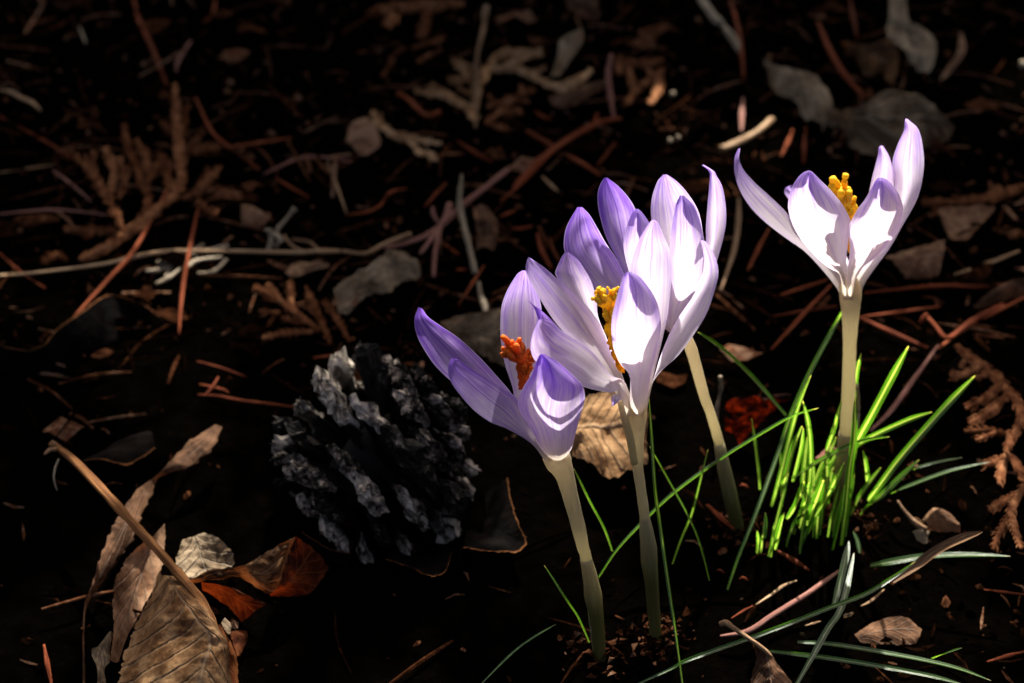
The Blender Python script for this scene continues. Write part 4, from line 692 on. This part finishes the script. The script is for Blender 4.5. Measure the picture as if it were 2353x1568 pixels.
leaf(None, 'leaf_red', Z7, [(1440, 1072, 12, 1480, 1100, 4), (1520, 1040, 12, 1590, 1100, 3), (1560, 890, 16, 1700, 1070, 4), (1617, 762, 23, 1800, 940, 5)], 2, 1.4, root=g, name='shaded_fold', cols=15, rows=26)
leaf(None, 'leaf_red', Z7, [(1100, 1010, 11, 1110, 1060, 5), (1250, 1045, 10, 1180, 1110, 3), (1350, 1090, 9, 1260, 1170, 2), (1465, 1135, 8, 1325, 1232, 1)], 2, 1.2, root=g, name='lower_fold', cols=13, rows=24)
leaf('pale dry leaf tucked behind the stalk of the rolled leaf', 'leaf_pale', Z7, [(1000, 780, 12, 1115, 742, 13), (975, 850, 11, 1200, 790, 12), (960, 925, 10, 1262, 850, 11), (990, 990, 9, 1268, 930, 9), (1010, 1010, 8, 1130, 965, 7)], -2, 1.8, cols=17, rows=30)
leaf('small red brown leaf flap below the folded leaf', 'leaf_red', Z7, [(1255, 1290, 5, 1345, 1290, 4), (1270, 1350, 4, 1350, 1330, 3), (1295, 1432, 3, 1310, 1430, 2)], 1, .8)
leaf('white torn leaf chip against the rolled leaf', 'leaf_pale', Z7, [(1210, 1240, 14, 1230, 1210, 14), (1230, 1280, 13, 1262, 1250, 12), (1250, 1308, 12, 1258, 1300, 12)], .5, .5)
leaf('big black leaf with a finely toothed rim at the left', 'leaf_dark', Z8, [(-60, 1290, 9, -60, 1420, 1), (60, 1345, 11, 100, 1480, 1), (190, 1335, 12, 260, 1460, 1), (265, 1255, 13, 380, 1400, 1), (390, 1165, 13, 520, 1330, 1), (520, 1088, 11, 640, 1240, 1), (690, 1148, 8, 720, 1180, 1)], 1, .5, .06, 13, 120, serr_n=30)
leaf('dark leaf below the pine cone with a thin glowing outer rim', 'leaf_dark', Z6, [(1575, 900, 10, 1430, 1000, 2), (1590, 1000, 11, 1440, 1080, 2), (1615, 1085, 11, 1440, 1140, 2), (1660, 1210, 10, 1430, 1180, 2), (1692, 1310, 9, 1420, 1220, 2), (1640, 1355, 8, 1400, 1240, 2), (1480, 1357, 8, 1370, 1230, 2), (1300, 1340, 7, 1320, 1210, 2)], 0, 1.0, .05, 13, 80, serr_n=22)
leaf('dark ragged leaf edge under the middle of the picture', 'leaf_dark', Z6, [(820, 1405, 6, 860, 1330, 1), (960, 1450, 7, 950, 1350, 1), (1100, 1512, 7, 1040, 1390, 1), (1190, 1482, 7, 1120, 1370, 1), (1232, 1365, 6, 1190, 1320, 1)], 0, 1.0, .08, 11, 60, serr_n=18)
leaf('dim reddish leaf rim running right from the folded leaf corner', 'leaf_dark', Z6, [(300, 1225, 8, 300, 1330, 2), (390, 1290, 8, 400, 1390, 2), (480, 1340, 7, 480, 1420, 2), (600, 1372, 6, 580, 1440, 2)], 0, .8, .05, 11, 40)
g = leaf('crumpled beige leaf in the middle left below the pale twig end', 'leaf_pale', Z12, [(790, 1030, 10, 840, 1205, 4), (940, 925, 12, 1040, 1110, 4), (1055, 870, 13, 1190, 1065, 5), (1180, 772, 14, 1260, 990, 6), (1290, 765, 13, 1390, 950, 6), (1390, 850, 9, 1420, 900, 7)], 2, 3.2, 0, 19, 36)
leaf('drab leaf half hidden behind the left crocus petals', 'leaf_pale', Z12, [(1545, 1275, 12, 1640, 1380, 5), (1650, 1232, 14, 1700, 1440, 4), (1840, 1195, 15, 1800, 1500, 3), (1950, 1178, 15, 1920, 1560, 3), (2080, 1200, 14, 2060, 1600, 3)], 1, 2.0, 0, 17, 30)
leaf('drab upright leaf strip above the left crocus', 'leaf_plain', Z12, [(1790, 440, 16, 1870, 425, 16), (1795, 560, 13, 1950, 540, 12), (1810, 680, 9, 1955, 640, 9), (1795, 770, 6, 1935, 755, 6)], 1, 2.2, 0, 13, 26)
leaf('small grey seed leaf beside the dry flower remnant', 'leaf_plain', Z12, [(125, 440, 9, 140, 460, 8), (190, 440, 10, 150, 560, 6), (270, 480, 10, 250, 600, 5), (345, 530, 9, 310, 580, 7)], 1, .8)
leaf('dull grey leaf chips under the pale twig', 'leaf_plain', Z12, [(440, 930, 4, 480, 960, 3), (520, 850, 5, 560, 940, 3), (640, 840, 5, 660, 900, 3), (770, 850, 4, 760, 880, 3)], 1, 1.4)
leaf('pale small leaf standing folded at the top centre', 'leaf_pale', Z9, [(1585, 515, 5, 1640, 520, 4), (1630, 370, 12, 1720, 400, 9), (1655, 260, 17, 1800, 280, 14), (1790, 188, 20, 1805, 215, 19)], 2, 1.0)
leaf('smooth grey leaf in the upper left middle', 'leaf_plain', Z9, [(200, 940, 6, 290, 1048, 3), (240, 830, 9, 350, 1040, 4), (330, 800, 10, 420, 990, 6), (380, 830, 10, 440, 960, 8)], 2, .8)
leaf('dull brown leaf at the top edge right of centre', 'leaf_plain', Z9, [(1690, -30, 8, 1690, 40, 5), (1800, -40, 9, 1780, 100, 4), (1880, -30, 9, 1850, 130, 3), (1930, 90, 6, 1900, 135, 3)], 2, 1.5)
leaf('grey brown curled leaf strip right of the pale cedar sprig', 'leaf_plain', Z9, [(1560, 670, 4, 1600, 740, 2), (1700, 610, 6, 1720, 720, 3), (1850, 560, 7, 1860, 640, 4), (1960, 530, 6, 1960, 580, 4)], 2, 1.2)
leaf('crumpled grey leaf nearest the red needle at the top right', 'leaf_pale', Z10, [(780, 350, 10, 820, 480, 4), (900, 400, 12, 880, 565, 4), (1000, 405, 12, 985, 640, 4), (1100, 440, 11, 1030, 700, 4), (1165, 520, 9, 1100, 745, 4), (1200, 640, 7, 1145, 780, 4)], 4, 2.6, 0, 17, 30)
leaf('wavy broad grey leaf behind the right crocus', 'leaf_pale', Z10, [(1135, 665, 10, 1160, 770, 4), (1300, 655, 13, 1270, 780, 3), (1420, 600, 16, 1320, 890, 2), (1540, 540, 18, 1540, 950, 2), (1700, 560, 16, 1740, 900, 2), (1860, 690, 12, 1840, 860, 2), (1930, 770, 8, 1900, 840, 3)], 3, 2.6, 0, 19, 40)
leaf('tall pale leaf at the top edge on the right', 'leaf_pale', Z10, [(1530, -40, 14, 1620, -40, 14), (1535, 110, 12, 1680, 130, 11), (1540, 245, 9, 1800, 230, 8), (1630, 320, 7, 1815, 360, 6), (1720, 410, 5, 1780, 440, 4)], 2, 3.0, 0, 15, 30)
leaf('tan ribbed leaf scrap under the tall pale leaf', 'leaf', Z10, [(1240, 245, 9, 1260, 255, 8), (1400, 250, 10, 1330, 360, 4), (1560, 250, 9, 1410, 460, 3), (1600, 340, 7, 1500, 430, 3), (1590, 430, 5, 1560, 525, 3)], 1, 2.0, 0, 15, 26)
leaf('thin grey curled leaf near the top right corner', 'leaf_plain', Z10, [(1965, 190, 12, 1985, 200, 12), (1945, 320, 9, 2000, 310, 9), (1890, 400, 6, 1940, 400, 6), (1835, 500, 4, 1880, 470, 4)], 1, .8)
leaf('dim folded leaf right of the right crocus', 'leaf_plain', Z2, [(1165, 1005, 8, 1290, 1135, 2), (1330, 945, 10, 1400, 1130, 2), (1545, 895, 11, 1500, 1115, 2)], 2, 1.8)
leaf('dim leaf with a bright lower rim at the right above the dull tan needle', 'leaf_plain', Z2, [(1500, 700, 10, 1560, 890, 5), (1650, 680, 9, 1640, 910, 5), (1760, 680, 8, 1740, 830, 5), (1850, 690, 7, 1840, 720, 6)], -2, 1.5)
leaf('dim brown leaf at the right edge below the long needle', 'leaf_plain', Z2, [(1710, 1320, 4, 1760, 1325, 3), (1790, 1240, 7, 1860, 1290, 3), (1900, 1170, 9, 1950, 1260, 3), (2060, 1130, 9, 2060, 1250, 3)], 2, 1.4)
bl_ = leaf('brown leaf behind the two front stems', 'leaf', Z5, [(530, 90, 20, 540, 320, 16), (620, 0, 22, 640, 370, 15), (720, -30, 22, 720, 445, 13), (820, -30, 22, 830, 415, 13), (940, 0, 22, 942, 375, 14)], 3, 2.2, 0, 19, 30)
DSTEM.extend(bl_.location + v.co for v in bl_.data.vertices)
leaf('curled leaf glowing deep red behind the dim upright blade', 'leaf_ember', Z3, [(200, 830, 4, 330, 900, 2), (195, 700, 12, 390, 830, 5), (240, 585, 18, 480, 760, 8), (400, 575, 19, 560, 690, 9), (500, 590, 18, 600, 640, 12)], 3, 2.6, .12, 15, 26)
for x, y in ((470, 770), (340, 850)): SPOTS.append((G(*Z3(x, y), 9), .003))
for x, y in ((260, 580), (400, 585), (480, 590)): SPOTS.append((G(*Z3(x, y), 18), .002))
leaf('orange brown curled scrap beside the glowing red leaf', 'leaf_ember', Z3, [(550, 560, 14, 560, 610, 12), (620, 555, 14, 620, 610, 12), (680, 560, 13, 680, 600, 12)], 1, .8)
g = thing('dry_leaf', G(*Z4(1750, 330), 0), 'torn grey leaf scrap with a pale stalk right of the tuft', 'dry leaf', 'dry leaves in the litter')
leaf(None, 'leaf_plain', Z4, [(1740, 270, 5, 1780, 330, 3), (1810, 200, 8, 1850, 345, 4), (1900, 240, 8, 1900, 350, 5), (1950, 280, 7, 1965, 350, 6)], 2, 1.2, root=g, name='blade', is_lit=False)
q = [G(*Z4(x, y), h) for x, y, h in [(1590, 155, 12), (1640, 225, 10), (1700, 290, 8), (1760, 330, 6)]]; lit(tube('stalk', q, [v * Z4.k * mm(q[0]) for v in (8, 12, 18, 20)], M['tan'], g, wob=.3))
leaf('whitish leaf chip below the torn grey scrap', 'leaf_pale', Z4, [(1680, 340, 6, 1710, 390, 4), (1730, 320, 7, 1750, 410, 4), (1790, 330, 6, 1775, 405, 4)], 1, 1.0, is_lit=True)
g = thing('dry_leaf', G(*Z4(830, 1240), 0), 'small dark leaf with a bent stalk at the bottom right of the stems', 'dry leaf', 'dry leaves in the litter')
leaf(None, 'leaf_plain', Z4, [(715, 1010, 13, 735, 1005, 13), (750, 1090, 10, 845, 1085, 10), (725, 1180, 7, 910, 1175, 7), (700, 1300, 5, 985, 1300, 5)], 3, 1.0, root=g, name='blade', rows=30)
q = [G(*Z4(x, y), h) for x, y, h in [(525, 900, 15), (560, 890, 16), (610, 925, 16), (720, 1000, 15), (800, 1060, 13), (835, 1095, 12)]]; tube('stalk', q, [v * Z4.k * mm(q[0]) for v in (18, 20, 14, 14, 13, 8)], M['tan'], g, wob=.15)
leaf('dim flat leaf lying in the dark at the lower right', 'leaf_plain', Z4, [(1330, 960, 2, 1370, 1010, 1), (1480, 870, 3, 1520, 1020, 1), (1640, 860, 3, 1680, 1020, 1), (1740, 930, 2, 1720, 990, 1)], 1, .8)
leaf('pale sunlit chip on the soil left of the shiny blade', 'leaf_pale', Z4, [(1265, 840, 5, 1270, 860, 4), (1300, 830, 5, 1305, 852, 4), (1325, 822, 5, 1328, 835, 4)], .3, .4, is_lit=True)
leaf('sunlit round chip above the flat dark blades', 'leaf_pale', Z4, [(1000, 950, 5, 1005, 965, 4), (1020, 950, 5, 1022, 972, 4), (1035, 960, 5, 1033, 970, 4)], .3, .3, is_lit=True)
for i, (x, y, r_, lab) in enumerate([(230, 580, 18, 'bright bead of dew on the dark litter above the back crocus'), (215, 857, 15, 'left one of two touching dew beads by the back crocus'), (263, 842, 17, 'right one of two touching dew beads by the back crocus'), (2330, 405, 24, 'pale blurred bead near the right edge at the top')]):
    p = G(*Z10(x, y), 8); r = r_ * Z10.k * mm(p)  # dew sparkles built as pale straw bits
    o = tube('dew_sparkle', [p, p + Vector((r * .5, 0, r * 1.1)), p + Vector((r * .2, .1 * r, r * 1.8))], [r * .5, r, r * .5], M['straw'], wob=.3); tag(o, lab.replace('bead of dew', 'seed husk').replace('dew beads', 'seed husks').replace('bead', 'seed husk'), 'seed husk', 'pale seed husks'); lit(o)

# ---- pine cone
def pine_cone():
    c = G(864, 1052, 20); L = .043; ax = Vector((.55, .42, .35)).normalized()
    s = ax.cross(Vector((0, 0, 1))).normalized(); u = s.cross(ax)
    root = thing('pine_cone', (c.x, c.y, soil_h(c.x, c.y)), 'weathered grey open pine cone lying left of the crocuses', 'pine cone')
    o = c - ax * L * .5
    prof = lambda t: (.0115 * math.sin(math.pi * (.12 + .80 * t)) + .001)
    tube('core', [o + ax * L * t for t in (0, .25, .5, .75, 1)], [prof(t) * .8 for t in (0, .25, .5, .75, 1)], M['cone_core'], root, n=12)
    metas = []
    for v in range(5):
        r = random.Random(v + 3); V, F = [], []; K = 16
        secs = [(0, .25, .08), (.3, .5, .08), (.55, .8, .10), (.72, 1.0, .14), (.80, 1.06, .22), (.87, .98, .28), (.93, .80, .29), (.98, .55, .24), (1.0, .3, .15)]
        for x, wy, tz in secs:
            for k in range(K):
                g = 2 * math.pi * k / K; cx, sx = math.cos(g), math.sin(g)
                p = Vector((x, cx * wy * .5, sx * tz * .5 * (1.15 if sx > 0 else .75) - .14 * x * x))
                am = .15 if x > .66 else .015
                q = p * 5 + Vector((v * 11.3, 0, 0))
                p += Vector((noise.noise(q), noise.noise(q + Vector((3, 9, 1))), noise.noise(q + Vector((8, 2, 5))))) * am
                q = p * 23; p += Vector((noise.noise(q), noise.noise(q + Vector((3, 9, 1))), noise.noise(q + Vector((8, 2, 5))))) * am * .9
                V.append(p)
        for i in range(len(secs) - 1):
            for k in range(K): F.append((i * K + k, i * K + (k + 1) % K, (i + 1) * K + (k + 1) % K, (i + 1) * K + k))
        F.append(tuple((len(secs) - 1) * K + k for k in range(K))); F.append(tuple(range(K - 1, -1, -1)))
        uv = [((k % K) / K, secs[k // K][0]) for k in range(len(V))]
        o_ = obj('scale', V, F, M['cone'], None, uv, False, origin=(0, 0, 0)); metas.append(o_.data); bpy.data.objects.remove(o_)
    N = 62
    for i in range(N):
        t = i / (N - 1); th = i * R(137.5) + .4; rad = u * math.cos(th) + s * math.sin(th)
        el = R(-30 + 92 * t ** 1.2); d = (rad * math.cos(el) + ax * math.sin(el) + Vector((rnd.uniform(-1, 1), rnd.uniform(-1, 1), rnd.uniform(-1, 1))) * .16).normalized()
        sc = (.0236 * math.sin(math.pi * (.18 + .70 * t)) + .002) * rnd.uniform(.82, 1.1)
        y = ax.cross(rad).normalized(); y = (y + d * rnd.uniform(-.2, .2)).normalized(); z = d.cross(y).normalized(); y = z.cross(d)
        p = o + ax * L * (.06 + .88 * t) + rad * prof(t) * .5
        m = Matrix((d, y, z)).transposed().to_4x4(); m = Matrix.Translation(p - root.location) @ m @ Matrix.Diagonal((sc, sc * rnd.uniform(.62, .9), sc * rnd.uniform(.6, .85), 1))
        q = bpy.data.objects.new('scale', metas[i % 5]); C.objects.link(q); q.parent = root; q.matrix_local = m
pine_cone()

# ---- fine crumbs, with loose needles, cedar scraps and leaf flakes merged in
def crumbs():
    V, F = [], []; r = random.Random(11)
    for i in range(15000):
        x, y = r.uniform(-.36, .36), r.uniform(-.26, .55); z = soil_h(x, y)
        if y < .03 and x < .1 and r.random() < .8: continue
        L = r.choice([1.2, 2, 3, 5, 9]) * .001 * r.uniform(.6, 1.3); W = r.uniform(.0004, .0012) if L > .004 else L * r.uniform(.4, .8)
        a = r.uniform(0, 6.28); tl = r.uniform(-.35, .35); d = Vector((math.cos(a), math.sin(a), tl)); s = Vector((-math.sin(a), math.cos(a), r.uniform(-.5, .5))) ; p = Vector((x, y, z + r.uniform(0, .0025)))
        n = len(V); up = Vector((0, 0, W * .6)); bend = Vector((0, 0, L * r.uniform(-.1, .2)))
        for k, ww in ((-.5, .3), (0, 1), (.5, .4)):
            q = p + d * L * k + (bend if k == 0 else Vector()); V += [q - s * W * ww * .5, q + up * ww, q + s * W * ww * .5]
        F += [(n, n + 1, n + 4, n + 3), (n + 1, n + 2, n + 5, n + 4), (n + 3, n + 4, n + 7, n + 6), (n + 4, n + 5, n + 8, n + 7)]
    for bx, by in [(G(1372, 1510).x, G(1372, 1510).y), (G(1507, 1470).x, G(1507, 1470).y), (G(1695, 1225).x, G(1695, 1225).y), (G(1930, 1190).x, G(1930, 1190).y)]:
        for k in range(170):
            a = r.uniform(0, 6.28); q = abs(r.gauss(.0035, .0035)) + .002; p = Vector((bx + math.cos(a) * q, by + math.sin(a) * q, 0)); p.z = soil_h(p.x, p.y) + max(0, .0035 - q * .4) * r.random() + .0006
            w_ = r.uniform(.0006, .0018); n = len(V); V += [p + Vector((r.uniform(-1, 1), r.uniform(-1, 1), r.uniform(-.8, .8))) * w_ for _ in range(4)]; F += [(n, n + 1, n + 2), (n, n + 2, n + 3), (n, n + 3, n + 1), (n + 1, n + 3, n + 2)]
    def put(v_, f_): F.extend(tuple(i + len(V) for i in g) for g in f_); V.extend(v_)
    def dens(x, y): return y > .02 or (x > .17 and y > -.08) or (x < -.12 and y > -.02)
    k = 0
    while k < 1150:
        x, y = r.uniform(-.3, .3), r.uniform(-.16, .5)
        if not dens(x, y) and r.random() > .12: continue
        k += 1; a = r.choice([.5, -.6, 2.6, .1, 1.5]) + r.gauss(0, .5); L = r.uniform(.008, .034); d = Vector((math.cos(a), math.sin(a), r.uniform(-.08, .1)))
        p = Vector((x, y, soil_h(x, y) + r.uniform(.0004, .004))); c = p + d * L * .5 + Vector((-d.y, d.x, 0)) * L * r.uniform(-.08, .08) + Vector((0, 0, .001)); rd = r.uniform(.0003, .0007)
        v_, f_, _ = tube_data([p, c, p + d * L], [rd * .5, rd, rd * .6], n=5, seg=6); put(v_, f_)
    for k in range(190):
        while True:
            x, y = r.uniform(-.3, .3), r.uniform(-.1, .5)
            if dens(x, y): break
        a = r.uniform(0, 6.28); p = Vector((x, y, soil_h(x, y) + .001)); d = Vector((math.cos(a), math.sin(a), r.uniform(0, .3))); L = r.uniform(.010, .024)
        for e in range(r.randint(3, 6)):
            f = e / 5; b = p + d * L * f * .8; g = (Vector((-d.y, d.x, .2)) * (1 if e % 2 else -1) * .8 + d * .8) if e else d * 2.2
            v_, f_, _ = tube_data([b, b + g * L * .22, b + g * L * .45], [.0006, .0009, .0006], n=5, seg=9, flat=.5, bump=(.35, 4)); put(v_, f_)
    for k in range(260):
        while True:
            x, y = r.uniform(-.3, .3), r.uniform(-.1, .5)
            if dens(x, y): break
        p = Vector((x, y, soil_h(x, y) + r.uniform(.001, .004))); a = r.uniform(0, 6.28); s = r.uniform(.003, .010); nn = 7; v_ = [p + Vector((0, 0, s * .25))]
        for j in range(nn):
            g = a + 6.283 * j / nn; q = s * r.uniform(.5, 1.1); v_.append(p + Vector((math.cos(g) * q, math.sin(g) * q * .7, r.uniform(-.1, .45) * s)))
        put(v_, [(0, 1 + j, 1 + (j + 1) % nn) for j in range(nn)])
    tag(obj('leaf_litter', V, F, M['litter'], smooth=False, origin=(0, 0, 0)), 'fine dark crumbs of bark and broken needles on the soil', 'litter', kind='stuff')
crumbs()

# ---- leaf screen added out of the frame, cut to shade all but the lit things
def shade_screen():
    THIN = .9
    e1 = S.cross(Vector((0, 0, 1))).normalized(); e2 = e1.cross(S).normalized(); E1, E2, SS = (np.array(v) for v in (e1, e2, S))
    pts = np.array([list(v) for v in LIT]); la, lb = pts @ E1, pts @ E2
    CELL = .004; A0, B0 = -.75, -.6; nA, nB = 380, 320; mask = np.zeros((nA, nB), bool)
    def carve(a, b, rad):
        i, j = int((a - A0) / CELL), int((b - B0) / CELL); k = int(rad / CELL) + 1
        for ii in range(i - k, i + k + 1):
            for jj in range(j - k, j + k + 1):
                if 0 <= ii < nA and 0 <= jj < nB and (ii - i) ** 2 + (jj - j) ** 2 <= (rad / CELL) ** 2: mask[ii, jj] = True
    seen = set()
    for a, b in zip(la, lb):
        k = (int(a / .004), int(b / .004))
        if k not in seen: seen.add(k); carve(a, b, .011)
    sh = np.array([list(v) for v in SHADE]); keep = mask.copy(); mask[:] = False
    for a, b in zip(la[::3], lb[::3]): carve(a, b, .005)
    core = mask.copy(); mask[:] = False
    for a, b in zip((sh @ E1)[::2], (sh @ E2)[::2]): carve(a, b, .006)
    mask = (keep & ~mask) | core; keep = mask.copy(); mask[:] = False
    for a, b in (np.array([list(v) for v in DARK])[::2] @ np.stack([E1, E2], 1)): carve(a, b, .001)
    for a, b in (np.array([list(v) for v in DSTEM])[::3] @ np.stack([E1, E2], 1)): carve(a, b, .004)
    mask = keep & ~mask
    for p in GLIT: carve(p.dot(e1), p.dot(e2), .003)
    for p, r in SPOTS: carve(p.dot(e1), p.dot(e2), r)
    fr = np.array([list(G(x, y, h)) for x in (-60, 600, 1200, 1800, 2412) for y in (-40, 780, 1600) for h in (0, 60)]); fa, fb = fr @ E1, fr @ E2
    rr = np.random.default_rng(5); n1, n2 = 30000, 120000; n = n1 + n2
    a = np.concatenate([rr.uniform(A0 + .02, A0 + nA * CELL - .02, n1), rr.uniform(fa.min() - .03, fa.max() + .03, n2)])
    b = np.concatenate([rr.uniform(B0 + .02, B0 + nB * CELL - .02, n1), rr.uniform(fb.min() - .03, fb.max() + .06, n2)])
    B_BACK = G(1176, 640, 3).dot(e2); t = rr.uniform(.42, .95, n)
    d = rr.normal(size=(n, 3)); d /= np.linalg.norm(d, axis=1)[:, None]; q = np.cross(d, rr.normal(size=(n, 3))); q /= np.linalg.norm(q, axis=1)[:, None]
    ln = np.concatenate([rr.uniform(.016, .026, n1), rr.uniform(.006, .011, n2)]) * .5; wd = ln * .42
    c = a[:, None] * E1 + b[:, None] * E2 + t[:, None] * SS; ok = np.ones(n, bool); corners = []
    for k in range(6):
        g = [(1, 0), (.35, 1), (-.4, .8), (-1, 0), (-.4, -.8), (.35, -1)][k]; v = c + d * (ln * g[0])[:, None] + q * (wd * g[1])[:, None]; corners.append(v)
        i = np.clip(((v @ E1 - A0) / CELL).astype(int), 0, nA - 1); j = np.clip(((v @ E2 - B0) / CELL).astype(int), 0, nB - 1); ok &= ~mask[i, j]
    i = np.clip(((c @ E1 - A0) / CELL).astype(int), 0, nA - 1); j = np.clip(((c @ E2 - B0) / CELL).astype(int), 0, nB - 1); ok &= ~mask[i, j]
    ok &= c[:, 2] > .12
    bl = G(300, 1300, 12); za, zb = a - bl.dot(e1), b - bl.dot(e2)
    for k in np.nonzero(ok)[0]:
        back = b[k] - B_BACK; lf = math.hypot(za[k] / .06, zb[k] / .05)
        if (back > 0 or lf < 1) and rr.random() < min(.955, max(.12, .58 + 2.1 * noise.noise(Vector((a[k] * 22, b[k] * 22, 4.2))))): ok[k] = False
    V = np.stack([v[ok] for v in corners], 1).reshape(-1, 3); m = ok.sum()
    base = Vector((.22, .88, 0)); root = thing('added_shade_screen', base, 'low evergreen tree behind the flowers whose boughs shade the ground', 'tree')
    me = bpy.data.meshes.new('screen_leaves'); me.vertices.add(len(V)); me.vertices.foreach_set('co', (V - np.array(base)).ravel()); me.loops.add(m * 6); me.loops.foreach_set('vertex_index', np.arange(m * 6, dtype=np.int32))
    me.polygons.add(m); me.polygons.foreach_set('loop_start', np.arange(0, m * 6, 6, dtype=np.int32)); me.polygons.foreach_set('loop_total', np.full(m, 6, np.int32)); me.update(); me.validate()
    me.materials.append(M['screen_leaf']); o = bpy.data.objects.new('screen_leaves', me); C.objects.link(o); o.parent = root
    tube('added_trunk', [base, base + Vector((.01, 0, .3)), base + Vector((-.01, .01, .6)), base + Vector((0, 0, .95))], [.035, .03, .02, .006], M['bark'], root, n=12, wob=.2)
shade_screen()
